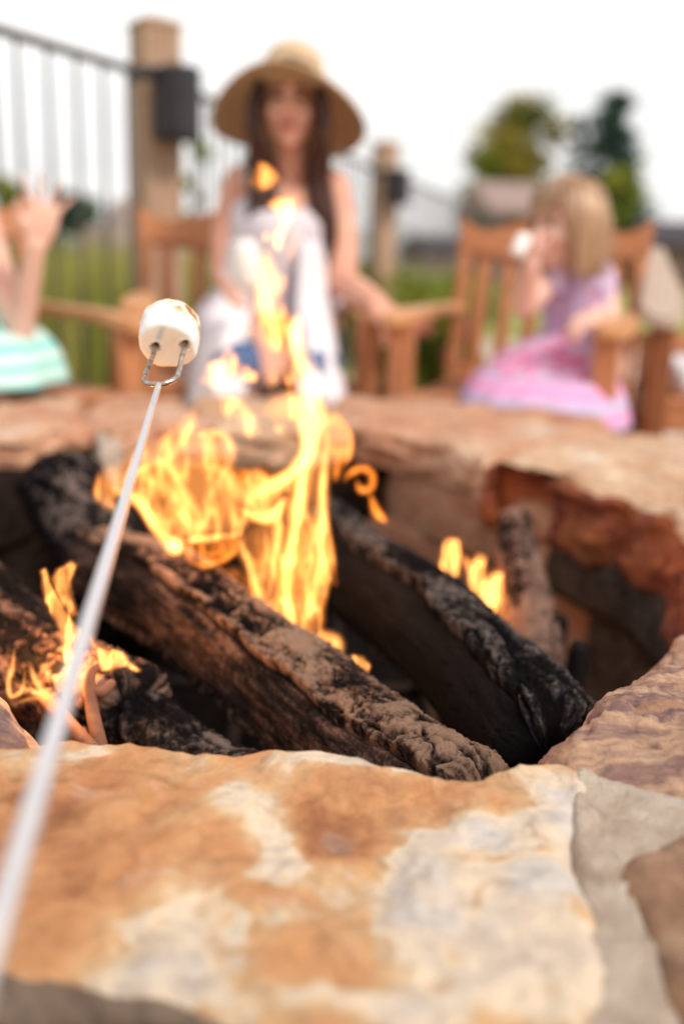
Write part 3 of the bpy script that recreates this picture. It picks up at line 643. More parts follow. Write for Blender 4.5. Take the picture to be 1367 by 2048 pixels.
def flame_body(par, bodies, strokes, depth, col, strength, holes=(), step=2.6, seed=0, tear=.5, warp=7.0, bulge=.02):
    """a body of glowing gas: bodies (outline, thickness m, soft edge px), strokes (path x y halfwidth thickness m) in photo units at optical depth(x, y);
    its thickness varies over the body, so it glows thin orange at the edges and pale yellow along the folds"""
    allp = np.vstack([np.array(b_[0], float)[:, :2] for b_ in bodies]+[np.array(q, float)[:, :2] for q in strokes])
    x0, y0 = allp.min(0)-26; x1, y1 = allp.max(0)+26
    nx = int((x1-x0)/step)+2; ny = int((y1-y0)/step)+2
    gx, gy = np.meshgrid(x0+step*np.arange(nx), y0+step*np.arange(ny), indexing='xy'); P = np.c_[gx.ravel(), gy.ravel()]
    z0_ = np.zeros(len(P))
    w1 = fbm(np.c_[P[:, 0]/46, P[:, 1]/70, z0_+seed], 4, seed); w2 = fbm(np.c_[P[:, 0]/46+9, P[:, 1]/70, z0_+seed], 4, seed+7)
    Q = P+warp*np.c_[w1, w2]
    T = np.zeros(len(P))
    # folds: ridged noise drawn out upward
    fold = 1-np.abs(fbm(np.c_[Q[:, 0]/30, Q[:, 1]/90, z0_+seed*3.3], 4, seed+11))*2.6
    for ol, am, soft in bodies:
        sd_ = poly_field(Q, ol)+soft*.45; T = np.maximum(T, am*sst(0, soft, sd_)*(.14+.24*sst(0, soft*3.5, sd_)+.92*np.clip(fold, 0, 1)**2.2*tear*2))
    for st_ in strokes:
        C_ = spline(st_, max(10, 6*len(st_))); S_ = np.zeros(len(P))
        for i in range(len(C_)-1):
            d, u = seg_dist(Q, C_[i, :2], C_[i+1, :2]); w_ = 1.35*np.clip(C_[i, 2]*(1-u)+C_[i+1, 2]*u, 1.5, None); am = C_[i, 3]*(1-u)+C_[i+1, 3]*u
            S_ = np.maximum(S_, am*np.exp(-(d/w_)**2*1.4)-am*.06)
        T = T+np.clip(S_, 0, None)*(.85+.45*fold)
    for ol, k_, soft in holes: T = T*(1-k_*sst(-soft*.5, soft, poly_field(Q, ol)))
    T = np.clip(T-.0006, 0, None); T = T.reshape(ny, nx)
    T[0] = T[-1] = 0; T[:, 0] = T[:, -1] = 0
    act = (T[:-1, :-1] > 0) | (T[1:, :-1] > 0) | (T[:-1, 1:] > 0) | (T[1:, 1:] > 0)
    dn = fbm(np.c_[P[:, 0]/90, P[:, 1]/120, z0_+seed*2.], 3, seed+21).reshape(ny, nx)
    # drop specks too small to be a flame, then skin the body front, back and rim
    V = []; fi = {}; f = []
    def vert(j, i):
        k_ = (j, i)
        if k_ not in fi:
            x, y = x0+step*i, y0+step*j; t_ = depth(x, y)+bulge*dn[j, i]; h_ = max(T[j, i], .0012)
            r_ = ray(x, y); rn_ = r_.normalized(); p_ = r_*t_+Vector((0, 0, CAMZ))
            fi[k_] = len(V); V.append(tuple(p_-rn_*h_*.5)); V.append(tuple(p_+rn_*h_*.5))
        return fi[k_]
    act[0] = act[-1] = False; act[:, 0] = act[:, -1] = False
    for _ in range(2):                   # no cells that meet only at a corner
        dg = (act[:-1, :-1] & act[1:, 1:] & ~act[1:, :-1] & ~act[:-1, 1:]); act[1:, :-1] |= dg
        dg = (act[1:, :-1] & act[:-1, 1:] & ~act[:-1, :-1] & ~act[1:, 1:]); act[:-1, :-1] |= dg
    for j, i in zip(*np.nonzero(act)):
        a0, a1, a2, a3 = vert(j, i), vert(j, i+1), vert(j+1, i+1), vert(j+1, i)
        f.append((a3, a2, a1, a0)); f.append((a0+1, a1+1, a2+1, a3+1))
        if not act[j-1, i]: f.append((a0, a1, a1+1, a0+1))
        if not act[j+1, i]: f.append((a2, a3, a3+1, a2+1))
        if not act[j, i-1]: f.append((a3, a0, a0+1, a3+1))
        if not act[j, i+1]: f.append((a1, a2, a2+1, a1+1))
    ob = mesh('flame', V, f, flame_mat('flame', col, strength)); pl(ob, par)
    return ob
def c4(pts): return [(150+p[0]/2.103, 580+p[1]/2.103, *(q/2.103 if i == 0 else q for i, q in enumerate(p[2:]))) for p in pts]
def c1(pts): return [(380+p[0]/2.695, 60+p[1]/2.695, *(q/2.695 if i == 0 else q for i, q in enumerate(p[2:]))) for p in pts]
def cL(pts): return [(p[0]/2.848, 1100+p[1]/2.848, *(q/2.848 if i == 0 else q for i, q in enumerate(p[2:]))) for p in pts]
def cR(pts): return [(640+p[0]/1.880, 820+p[1]/1.880, *(q/1.880 if i == 0 else q for i, q in enumerate(p[2:]))) for p in pts]
def st(pts, w, a):                       # same width and strength along a path, tapering at both ends
    n = len(pts); return [(x, y, w*(.35 if i in (0, n-1) else 1), a*(.25 if i in (0, n-1) else 1)) for i, (x, y) in enumerate(pts)]
GOLD = (1.0, .335, .075); EMBER = (1.0, .25, .028); PALE = (1.0, .43, .15)
dep = lambda x, y: .86+.20*min(1.15, max(0, (1320-y)/560))
depb = lambda x, y: .885+.20*min(1.15, max(0, (1320-y)/560))
lobe = c4([(75, 850), (110, 770), (190, 712), (280, 652), (370, 612), (440, 560), (480, 500), (510, 478), (518, 525), (498, 592), (540, 596), (600, 592), (655, 635), (674, 700), (662, 748), (700, 785), (760, 752), (805, 768), (840, 790), (880, 830), (800, 960), (700, 1040), (600, 1052), (460, 1064), (435, 1098), (395, 1095), (350, 1050), (310, 980), (270, 915), (235, 868), (195, 862), (165, 880), (172, 918), (120, 905)])
colm = c4([(905, 130), (930, 100), (950, 130), (945, 200), (955, 275), (985, 335), (1022, 390), (1048, 445), (1058, 500), (1062, 600), (1075, 700), (1060, 820), (1042, 900), (1060, 960), (1072, 1060), (1086, 1150), (1060, 1260), (1042, 1330), (1038, 1420), (1100, 1462), (1132, 1492), (1124, 1552), (1078, 1548), (1000, 1508), (950, 1472), (900, 1462), (868, 1400), (872, 1300), (895, 1180), (915, 1060), (930, 960), (900, 860), (850, 830), (820, 820), (860, 790), (915, 730), (952, 660), (950, 590), (925, 550), (880, 520), (905, 470), (885, 400), (872, 320), (884, 250), (898, 190)])
sheet_ = c4([(690, 1030), (760, 960), (880, 860), (960, 880), (950, 1000), (930, 1100), (900, 1220), (880, 1330), (870, 1400), (820, 1368), (770, 1322), (742, 1308), (720, 1230), (700, 1140)])
flame_body(FIRE, [(lobe, .023, 16), (colm, .023, 15), (sheet_, .012, 14)], [
 c4(st([(930, 110), (920, 200), (950, 300), (1000, 400), (985, 480), (955, 560), (985, 640), (968, 700), (900, 775), (820, 822), (735, 868)], 22, .034)),
 c4(st([(1000, 480), (1010, 600), (965, 750), (945, 860), (930, 960), (905, 1100), (885, 1250), (900, 1400), (920, 1460)], 20, .036)),
 c4(st([(1050, 700), (1045, 850), (1035, 1000), (1025, 1150), (1000, 1300), (955, 1440)], 17, .028)),
 c4(st([(870, 860), (850, 1000), (845, 1150), (812, 1290)], 15, .020)), c4(st([(705, 925), (780, 962), (835, 940), (892, 868)], 18, .040)),
 c4(st([(160, 830), (260, 884), (330, 975), (390, 1045), (415, 1085)], 18, .034)), c4([(400, 1050, 10, .01), (415, 1072, 26, .055), (420, 1095, 10, .01)]),
 c4(st([(440, 1050), (560, 1040), (690, 1022)], 13, .032)), c4(st([(400, 740), (440, 820), (490, 900), (545, 970)], 16, .018)), c4(st([(540, 740), (640, 770), (700, 850), (760, 900)], 22, .016)),
 c4(st([(500, 612), (590, 600), (652, 648), (662, 725)], 13, .018)), c4(st([(690, 1050), (730, 1150), (760, 1250), (785, 1330)], 13, .017)), c4(st([(800, 1000), (805, 1100), (782, 1210)], 10, .013)),
 c4(st([(1040, 1440), (1080, 1480), (1120, 1510)], 22, .030)), c4(st([(180, 830), (300, 740), (420, 690), (470, 600), (505, 500)], 14, .012)), c4(st([(280, 800), (380, 830), (480, 960), (600, 1000)], 26, .014)),
 c4(st([(912, 500), (960, 470), (1020, 500)], 26, .030)), c4(st([(740, 1300), (800, 1340), (860, 1380), (930, 1470), (1010, 1500)], 18, .018)),
 ], dep, GOLD, 50, holes=[(c4([(352, 880), (400, 850), (440, 900), (430, 960), (380, 970)]), .55, 14), (c4([(420, 660), (500, 650), (560, 680), (520, 730), (440, 720)]), .5, 14), (c4([(975, 900), (1000, 820), (1015, 900), (990, 1050), (965, 1150)]), .45, 10)], seed=3, tear=.5)
# thinner orange gas behind and round the bright folds
flame_body(FIRE, [(c4([(450, 1070), (560, 1050), (690, 1050), (690, 1110), (620, 1140), (560, 1172), (500, 1150)]), .013, 14), (c4([(1050, 520), (1110, 520), (1152, 580), (1156, 690), (1118, 725), (1120, 770), (1085, 800), (1060, 760)]), .016, 12), (c4([(690, 1060), (760, 1000), (900, 1000), (1060, 1000), (1098, 1240), (1050, 1260), (1040, 1420), (900, 1440), (760, 1310)]), .008, 20), (c4([(640, 740), (740, 750), (860, 700), (800, 800), (700, 830)]), .010, 14)], [
 c4(st([(465, 1110), (540, 1165), (640, 1130), (690, 1070)], 9, .014)), c4(st([(520, 1090), (570, 1120), (640, 1090)], 8, .010)), c4(st([(1110, 530), (1152, 600), (1150, 690), (1118, 740)], 9, .018)),
 c4(st([(1125, 800), (1160, 765), (1205, 750), (1245, 775), (1238, 825), (1195, 835), (1180, 800)], 11, .020)), c4(st([(1232, 850), (1262, 920), (1290, 960), (1312, 985)], 13, .024)),
 c4(st([(1065, 1000), (1082, 1120), (1096, 1240)], 8, .014)), c4(st([(600, 1180), (690, 1200), (760, 1260)], 16, .006))], depb, EMBER, 46, seed=8, tear=.6)
# torn tongues rising past the far rim
flame_body(FIRE, [(c1([(345, 1340), (370, 1232), (418, 1180), (440, 1232), (470, 1290), (520, 1332), (518, 1385), (488, 1425), (510, 1500), (545, 1570), (560, 1650), (505, 1760), (430, 1735), (388, 1660), (360, 1550), (350, 1430)]), .021, 16),
 (c1([(428, 935), (470, 900), (575, 908), (580, 985), (522, 1040), (505, 1100), (502, 1180), (470, 1182), (448, 1142), (400, 1132), (410, 1100), (470, 1082), (495, 1030), (468, 980)]), .034, 9),
 (c1([(318, 822), (345, 760), (375, 712), (432, 735), (460, 772), (476, 806), (430, 850), (360, 866)]), .020, 9),
 (c1([(60, 1892), (100, 1800), (180, 1772), (200, 1698), (232, 1742), (282, 1802), (362, 1860), (352, 1898), (270, 1890), (215, 1842), (195, 1885), (150, 1932)]), .030, 10),
 (c4([(620, 440), (650, 428), (700, 468), (760, 540), (777, 600), (740, 622), (700, 580), (680, 500), (650, 548), (625, 510)]), .026, 10),
 (c4([(788, 522), (830, 450), (900, 430), (965, 470), (930, 545), (840, 548)]), .026, 12), (c4([(842, 585), (862, 560), (890, 575), (872, 605)]), .024, 7),
 (c1([(170, 1480), (215, 1470), (260, 1560), (330, 1640), (280, 1620), (210, 1560)]), .013, 10), (c1([(520, 1190), (545, 1150), (570, 1060), (600, 1060), (590, 1130), (540, 1240), (505, 1290)]), .010, 9),
 (c1([(420, 1900), (470, 1790), (510, 1770), (520, 1830), (470, 1900)]), .012, 10)], [
 c1(st([(430, 1200), (400, 1330), (420, 1500), (470, 1640), (470, 1740)], 20, .016)), c1(st([(470, 920), (540, 940), (520, 1040), (480, 1150)], 12, .020)), c1(st([(195, 1720), (150, 1850), (100, 1890)], 16, .022)), c1(st([(540, 1560), (570, 1640), (560, 1760)], 14, .012))],
 lambda x, y: 1.04+.08*min(1, max(0, (860-y)/480)), (1.0, .34, .075), 66, seed=15, tear=.45, warp=5)
flame_body(FIRE, [(cR([(120, 925), (160, 928), (186, 960), (172, 996), (130, 988)]), .05, 8)], [], lambda x, y: .84, GOLD, 52, seed=5, tear=.3, warp=3)
flame_body(SMALL_L, [(cL([(238, 120), (258, 108), (300, 220), (370, 340), (430, 420), (470, 450), (532, 490), (520, 522), (450, 500), (440, 640), (400, 740), (372, 640), (350, 500), (320, 400), (270, 300), (245, 200)]), .050, 9), (cL([(298, 170), (322, 110), (400, 62), (428, 84), (402, 180), (420, 300), (445, 372), (400, 385), (350, 300)]), .022, 8),
 (cL([(555, 552), (590, 565), (650, 570), (700, 588), (740, 645), (798, 682), (780, 692), (720, 665), (660, 682), (590, 686), (565, 620)]), .040, 7)], [
 cL(st([(80, 570), (70, 660), (45, 750), (62, 835), (130, 800), (142, 690)], 11, .018)), cL(st([(165, 640), (190, 720), (242, 818), (200, 812), (152, 760)], 13, .022)), cL(st([(90, 880), (200, 850), (300, 855)], 12, .010)), cL(st([(460, 1070), (472, 1040), (478, 1010)], 14, .03)), cL(st([(500, 480), (530, 540), (560, 570)], 10, .014))],
 lambda x, y: .765, GOLD, 52, seed=21, tear=.4, warp=4, bulge=.008)
flame_body(SMALL_R, [(cR([(455, 520), (480, 484), (520, 488), (526, 560), (510, 640), (490, 682), (445, 640)]), .060, 9), (cR([(558, 762), (565, 600), (590, 538), (616, 550), (622, 640), (650, 608), (682, 618), (672, 740), (655, 772)]), .062, 9), (cR([(495, 690), (520, 660), (536, 690), (518, 716)]), .05, 7)], [
 cR(st([(522, 545), (555, 580), (568, 640)], 12, .018)), cR(st([(690, 700), (672, 780), (690, 800)], 12, .014))], lambda x, y: 1.085, GOLD, 52, seed=27, tear=.35, warp=4, bulge=.008)
def fire_light(p, e, par, r_=.05):
    ld = bpy.data.lights.new('flame_light', 'POINT'); ld.energy = e; ld.color = (1, .42, .12); ld.shadow_soft_size = r_
    lo = bpy.data.objects.new('flame_light', ld); COL.objects.link(lo); lo.location = p; pl(lo, par)
fire_light(atT(590, 1040, 1.0), .4, FIRE); fire_light(atT(400, 920, 1.14), .25, FIRE)
fire_light(atT(105, 1290, .795), 1.1, SMALL_L, .02); fire_light(atT(925, 1190, 1.16), .5, SMALL_R, .03)

# ================================================================== ROASTING FORK AND MARSHMALLOW
Pa, Pb = atT(318, 768, .655), atT(107, 1480, .362)
sdv = (Pa-Pb).normalized()
fork = empty('roasting_fork', Pa, 'long steel roasting fork with a two pronged tip held over the fire', 'roasting fork')
hor = sdv.cross(Vector(fwd)).normalized()
if hor.dot(rt) < 0: hor = -hor
Pe = Pb-sdv*.16
mb = MB(); mb.tube([Pe, Pb, Pa-sdv*.002], [.0042, .0040, .0021], 16); pl(mb.build('shaft', M['steel']), fork)
mb = MB(); mb.tube([Pe-sdv*.12, Pe-sdv*.06, Pe+sdv*.01], [.010, .012, .009], 16); pl(mb.build('handle', M['teak_d']), fork)
hw = .0112; U_ = []
ln = .110
def fp(a, l): return Pa+hor*a+sdv*l
arc = [fp(-hw, ln), fp(-hw*1.0, .050), fp(-hw*1.06, .020), fp(-hw*.95, .007), fp(-hw*.5, .0012), fp(0, .0), fp(hw*.5, .0012), fp(hw*.95, .007), fp(hw*1.06, .020), fp(hw*1.0, .050), fp(hw, ln)]
mb = MB(); mb.tube(spline([tuple(q) for q in arc], 60), .0020, 14); pl(mb.build('prongs', M['fork']), fork)
# marshmallow: short puffy cylinder on the prongs
MR, ML = .0222, .031
c0 = fp(-.002, .073)
nu_, nv_ = 128, 90
zax = (sdv+up*.40).normalized(); xax = hor; yax = zax.cross(xax).normalized(); xax = yax.cross(zax).normalized()
prof = []
for k in range(nv_+1):
    u = k/nv_
    if u < .25: s = u/.25; r_ = MR*.95*s; z = -.0006*math.sin(s*math.pi*.5)
    elif u < .75:
        s = (u-.25)/.5; e = abs(2*s-1)
        r_ = MR*(1.0-.05*e**6+.02*math.sin(math.pi*s)); z = ML*s
    else: s = (1-u)/.25; r_ = MR*.95*s; z = ML+.001*(1-s*s)
    prof.append((r_, z))
prof = np.array(prof)
for _ in range(8): prof[1:-1] = .25*prof[:-2]+.5*prof[1:-1]+.25*prof[2:]
holes = []
for sx in (-1, 1):
    q0 = fp(sx*hw, .05)-c0; lz = q0.dot(zax)/sdv.dot(zax); q0 = q0-sdv*lz; holes.append((q0.dot(xax), q0.dot(yax)))
V = []; tone = []
for r_, z in prof:
    th = np.linspace(0, 2*math.pi, nu_, endpoint=False)
    q = np.c_[np.cos(th)*r_, np.sin(th)*r_, np.full(nu_, z)]
    dn = fbm(q*55, 3, 91)*.0024+fbm(q*200, 3, 92)*.0004
    rad_ = np.c_[np.cos(th), np.sin(th), np.zeros(nu_)]
    q = q+rad_*dn[:, None]*min(1, r_/MR*1.2); q[:, 2] += dn*.15
    # dimples where the prongs go in (front face)
    if z < ML*.3:
        for hx, hy in holes:
            d = np.hypot(q[:, 0]-hx, q[:, 1]-hy); q[:, 2] += .0050*np.exp(-(d/.0030)**2)-.0006*np.exp(-((d-.0052)/.0014)**2)
    V.append(q)
V = np.vstack(V); f = []
for k in range(nv_):
    for j in range(nu_): j2 = (j+1) % nu_; f.append((k*nu_+j, k*nu_+j2, (k+1)*nu_+j2, (k+1)*nu_+j))
# toasted at the far end
toast = .62*sst(ML*.42, ML*.90, V[:, 2]+.35*np.clip(V[:, 0], -.01, .02)+.004*fbm(V*160, 3, 8))*(.7+.5*sst(-.006, .014, V[:, 0]))*(np.hypot(V[:, 0], V[:, 1]) > .2*MR)
Wm = np.array(c0)[None]+V[:, :1]*np.array(xax)+V[:, 1:2]*np.array(yax)+V[:, 2:]*np.array(zax)
ob = mesh('marshmallow', Wm, [q[::-1] for q in f], M['marsh']); attr(ob, 'toast', toast)
bm = bmesh.new(); bm.from_mesh(ob.data); bmesh.ops.remove_doubles(bm, verts=bm.verts, dist=1e-5); bmesh.ops.recalc_face_normals(bm, faces=bm.faces); bm.to_mesh(ob.data); bm.free()
tag(ob, 'large white marshmallow with a toasted top skewered on the two pronged fork', 'marshmallow')

# ================================================================== CHAIRS
def arc_pts(x0, x1, fn, n=24): return [(x, fn(x)) for x in np.linspace(x0, x1, n)]
def extrude_poly(name, pts2, thick, mat, parent, to3d, bev=.004):
    """2-D outline pts2 given a thickness along the third axis; to3d maps (a, b, c) -> xyz"""
    bm = bmesh.new(); va = [bm.verts.new(to3d(a, b, -thick/2)) for a, b in pts2]; fc = bm.faces.new(va)
    r_ = bmesh.ops.extrude_face_region(bm, geom=[fc]); 
    vs = [v for v in r_['geom'] if isinstance(v, bmesh.types.BMVert)]
    for v, (a, b) in zip(va, pts2): pass
    off = Vector(to3d(0, 0, thick/2))-Vector(to3d(0, 0, -thick/2))
    for v in vs: v.co += off
    bmesh.ops.recalc_face_normals(bm, faces=bm.faces)
    es = [e for e in bm.edges if len(e.link_faces) == 2 and e.calc_face_angle(0) > 1.2]
    if bev: bmesh.ops.bevel(bm, geom=es, offset=bev, segments=2, affect='EDGES')
    return from_bm(name, bm, mat, parent)
def chair(loc, rz, label, w=.56, arm_z=.60, wood='teak', arm='teak_y', arm_slope=0.0, low=False):
    e = empty('garden_chair', (loc[0], loc[1], 0), label, 'chair', 'wooden garden chairs round the fire pit', rz)
    h = w/2; tk = M[wood]; ra = rad(-13); Rb_ = Matrix.Rotation(ra, 3, 'X')
    by, bz = .21, .42
    # back: crest rail and slats lean back together
    def bk(x, v, c): q = Rb_ @ Vector((x, c, v)); return Vector((q.x, q.y+by, q.z+bz))
    top = lambda x: .418+.026*math.cos(x/h*math.pi*1.15)+.052*(abs(x)/h)**6
    out = [(x, y) for x, y in arc_pts(-h, h, top)]+[(x, y) for x, y in arc_pts(h, -h, lambda x: .335-.018*math.cos(x/h*math.pi*.5), 16)]
    if low: out = [(-h, .13), (h, .13), (h, .07), (-h, .07)]
    extrude_poly('crest_rail', out, .030, M['teak_x'], e, bk, .006)
    n = 0 if low else 6
    for k in range(n):
        x = -h+.080+(w-.16)*k/(n-1); box('back_slat', bk(x, .17, 0), (.036, .014, .345), tk, e, Rb_, .003)
    for sx in (-1, 1): box('back_post', bk(sx*(h-.022), .12 if not low else .0, .002), (.034, .034, .47 if not low else .26), tk, e, Rb_, .005)
    box('lower_back_rail', bk(0, .0, 0), (w-.09, .028, .05), M['teak_x'], e, Rb_, .004)
    # seat
    for k in range(6): box('seat_slat', (0, -.25+.083*k, .408-.012*math.sin(k/5*math.pi)), (w-.05, .066, .020), M['teak_x'], e, None, .004)
    box('front_apron', (0, -.272, .365), (w-.10, .024, .06), M['teak_x'], e); box('rear_apron', (0, .20, .365), (w-.10, .024, .06), M['teak_x'], e)
    for sx in (-1, 1):
        box('side_rail', (sx*(h-.025), -.03, .365), (.024, .44, .06), tk, e)
        box('leg', (sx*(h-.025), -.275, arm_z/2-.012), (.055, .05, arm_z-.024), tk if arm != 'weathered' else M['teak_d'], e, None, .006)
        box('leg', (sx*(h-.025), .215, .20), (.05, .045, .40), tk, e, None, .006)
        # arm: broad, rounded at the front, narrowing to the back post
        o2 = [(-.026, .27), (.026, .27), (.030, .10), (.040, -.10), (.046, -.24), (.041, -.30), (.026, -.335), (0, -.346), (-.026, -.335), (-.041, -.30), (-.044, -.24), (-.036, -.10), (-.030, .10)]
        if arm == 'weathered': o2 = [(a_*1.25, b_) for a_, b_ in o2]
        def am(a, b_, c, sx=sx): return Vector((sx*(h-.018)+a, b_, arm_z+c+arm_slope*(b_+.3)-.018*max(0, -b_-.26)/.09))
        extrude_poly('armrest', o2, .028, M[arm], e, am, .008)
    return e
W_CH = (-.27, 2.62); G_CH = (.445, 2.44)
chair(W_CH, rad(10), 'wooden garden chair the woman in the straw hat sits in', .60)
chair(G_CH, rad(-21), 'wooden garden chair with a scalloped crest under the girl in pink', .52)
c3 = chair((-.86, 2.19), rad(41), 'wooden garden chair under the child in teal stripes', .54, .575)
c4 = chair((1.095, 2.56), rad(-13), 'low backed wooden chair with weathered sloping arms and a white seat cushion', .60, .625, 'teak_d', 'weathered', .26, True)
# cushion on the fourth chair
bm = bmesh.new(); box_bm(bm, (0, 0, 0), (.47, .44, .07), None, .03, 4); cu = from_bm('seat_cushion', bm, M['white'], None, True)
cu.location = (1.095, 2.54, .452); cu.rotation_euler = (0, 0, rad(-13)); tag(cu, 'white padded cushion lying on the chair with weathered arms', 'cushion')

# ================================================================== PEOPLE
def fingers(mb, wrist, d, nrm, size, curl, spread=.10, thumb=1):
    """palm and five fingers; d along the hand, nrm out of the back of the hand"""
    d = Vector(d).normalized(); nrm = (Vector(nrm)-d*Vector(nrm).dot(d)).normalized(); sd_ = d.cross(nrm)
    w = Vector(wrist); pl_ = size*.52; pw = size*.42
    for k in range(4):
        o_ = (k-1.5)/1.5; mb.tube([w+sd_*o_*pw*.22, w+d*pl_*.55+sd_*o_*pw*.36, w+d*pl_+sd_*o_*pw*.40], [size*.085, size*.10, size*.075], 8)
        ln_ = size*(.46, .52, .49, .38)[k] if thumb > 0 else size*(.38, .49, .52, .46)[k]
        p = w+d*pl_+sd_*o_*pw*.40; dd = (d+sd_*o_*spread).normalized(); pts = [p]; ang = 0
        for s_ in (.42, .32, .26):
            ang += curl; p = p+(dd*math.cos(ang)-nrm*math.sin(ang))*ln_*s_; pts.append(p)
        mb.tube(pts, [size*.052, size*.049, size*.044, size*.036], 8)
    p = w+d*size*.12-sd_*thumb*pw*.30; q = p+(d*.7-sd_*thumb*.7-nrm*.25).normalized()*size*.30; r_ = q+(d*.95-sd_*thumb*.25-nrm*.3).normalized()*size*.26
    mb.tube([p, q, r_], [size*.085, size*.062, size*.045], 8)
def head_frame(c, yaw, pitch, roll=0):
    """local -Y is where the face looks"""
    return Matrix.Translation(c) @ Matrix.Rotation(yaw, 4, 'Z') @ Matrix.Rotation(pitch, 4, 'X') @ Matrix.Rotation(roll, 4, 'Y')
def head(mb, Mh, k=1.0, child=False):
    R3 = Mh.to_3x3(); L = lambda x, y, z: Mh @ (Vector((x, y, z))*k)
    E_ = lambda c, r_: mb.ell(L(*c), tuple(a*k for a in r_), R3)
    E_((0, .012, .034), (.073, .090, .086))
    E_((0, -.022, -.030), (.060, .066, .078)); E_((0, -.045, -.078), (.036, .038, .036)); E_((0, -.062, -.098), (.020, .020, .016))
    for s_ in (-1, 1):
        E_((s_*.034, -.058, -.030), (.026, .024, .028)); E_((s_*.076, .012, -.004), (.010, .020, .032))
    mb.tube([L(0, -.084, .012), L(0, -.098, -.012), L(0, -.104, -.030)], [.009*k, .010*k, .013*k], 8)
    E_((0, -.083, -.060), (.022, .012, .010)); E_((0, -.078, .030), (.040, .012, .014))
def face_bits(par, Mh, k, lip=True, brow='brow'):
    R3 = Mh.to_3x3(); L = lambda x, y, z: Mh @ (Vector((x, y, z))*k)
    for s_ in (-1, 1):
        mb = MB(); mb.ell(L(s_*.031, -.0805, .008), (.014*k, .009*k, .0065*k), R3); mb.build('eye', M['eye'], par)
        mb = MB(); mb.tube([L(s_*.014, -.090, .026), L(s_*.032, -.089, .031), L(s_*.048, -.080, .025)], [.0035*k]*3, 8); mb.build('eyebrow', M[brow], par)
    mb = MB(); mb.ell(L(0, -.0915, -.0575), (.021*k, .008*k, .0048*k), R3); mb.ell(L(0, -.090, -.066), (.018*k, .008*k, .0055*k), R3); mb.build('lips', M['lip'], par)
def nq(pts, n, r0, r1, mb, sides=6): mb.tube(spline([tuple(p) for p in pts], n), np.linspace(r0, r1, n), sides)

# ---------------- woman in the hat
wo = empty('person', (0, 0, 0), 'woman in a wide straw hat, white clothes and jeans sitting behind the flames', 'person')
mb = MB()
hc = atY(579, 212, 2.56); Mh = head_frame(hc, rad(2), rad(-2)); head(mb, Mh, .95)
neck0 = atY(580, 345, 2.62); sL, sR = atY(480, 368, 2.66), atY(664, 374, 2.66)
chest = atY(572, 430, 2.65); waist = atY(566, 570, 2.68); pelv = atY(560, 668, 2.72)
mb.tube([hc+Vector((0, .02, -.05)), neck0, neck0+Vector((0, .03, -.05))], [.046, .048, .055], 14)
nq([sL+Vector((.02, 0, .005)), neck0+Vector((0, .045, -.03)), sR+Vector((-.02, 0, .005))], 12, .050, .050, mb, 12)
mb.ell(chest+Vector((0, .01, 0)), (.135, .085, .13)); mb.ell(chest+Vector((-.055, -.055, -.045)), (.055, .05, .055)); mb.ell(chest+Vector((.055, -.055, -.045)), (.055, .05, .055))
nq([chest, waist, pelv], 10, .115, .13, mb, 16); mb.ell(pelv, (.165, .12, .11))
eL = atY(447, 545, 2.62); hL = atY(512, 682, 2.34)
nq([sL, sL*.5+eL*.5+Vector((-.008, 0, 0)), eL], 10, .050, .038, mb, 12); nq([eL, eL*.5+hL*.5, hL], 10, .039, .026, mb, 12)
fingers(mb, hL, (hL-eL).normalized()+Vector((.25, 0, -.1)), (0, -.4, 1), .17, .55, thumb=-1)
eR = atY(684, 566, 2.56); hR = atY(752, 606, 2.36)
nq([sR, sR*.5+eR*.5+Vector((.010, 0, 0)), eR], 10, .048, .038, mb, 12); nq([eR, eR*.5+hR*.5+Vector((0, 0, .004)), hR], 10, .040, .027, mb, 12)
fingers(mb, hR, Vector((.30, -.55, -.32)), (.15, -.2, 1), .17, .40, thumb=1)
kL, kR = atY(470, 735, 2.24), atY(628, 742, 2.24)
hpL, hpR = pelv+Vector((-.09, 0, -.02)), pelv+Vector((.09, 0, -.02))
for hp, kn, sx in ((hpL, kL, -1), (hpR, kR, 1)):
    nq([hp, hp*.5+kn*.5, kn], 10, .085, .060, mb, 14)
    an = Vector((kn.x*1.0, kn.y+.06, .08)); nq([kn, kn*.5+an*.5+Vector((0, .015, 0)), an], 10, .056, .038, mb, 12)
    mb.tube([an+Vector((0, .03, -.03)), an+Vector((0, -.08, -.045)), an+Vector((0, -.14, -.052))], [.034, .034, .024], 10)
mb.build('body', M['skin'], wo, remesh=.006, smoothing=4); face_bits(wo, Mh, .95)
# hair: parted in the middle, long locks in front of both shoulders
mb = MB(); rn = random.Random(4); L = lambda x, y, z: Mh @ (Vector((x, y, z))*.95)
mb.ell(L(0, .026, .044), (.079, .088, .082), Mh.to_3x3())
for k in range(150):
    sx = -1 if k % 2 else 1; u = rn.random(); y0 = -.050+.13*u
    side_ = L(sx*(.084+.014*rn.random()), -.066+.12*u, -.005)
    low = L(sx*(.074+.022*rn.random()), -.058+.11*u, -.10)
    fr = max(0, 1-u*1.1)
    if sx < 0:
        m1 = atY(522+22*rn.uniform(-1, 1), 345, 2.555+.05*u); m2 = atY(528+30*rn.uniform(-1, 1), 430, 2.55+.03*u); e_ = atY(530+30*rn.uniform(-1, 1), 505+32*rn.random(), 2.555+.02*u)
    else:
        m1 = atY(634+20*rn.uniform(-1, 1), 345, 2.555+.05*u); m2 = atY(646+24*rn.uniform(-1, 1), 430, 2.55+.03*u); e_ = atY(652+20*rn.uniform(-1, 1), 500+34*rn.random(), 2.56+.02*u)
    mb.tube(spline([tuple(q) for q in (L(sx*.004, y0, .118-.5*max(0, -y0-.01)), L(sx*.056, y0-.008, .082), side_, low, m1, m2, e_)], 20), np.concatenate([np.linspace(.006, .013, 10), np.linspace(.014, .005, 10)]), 5)
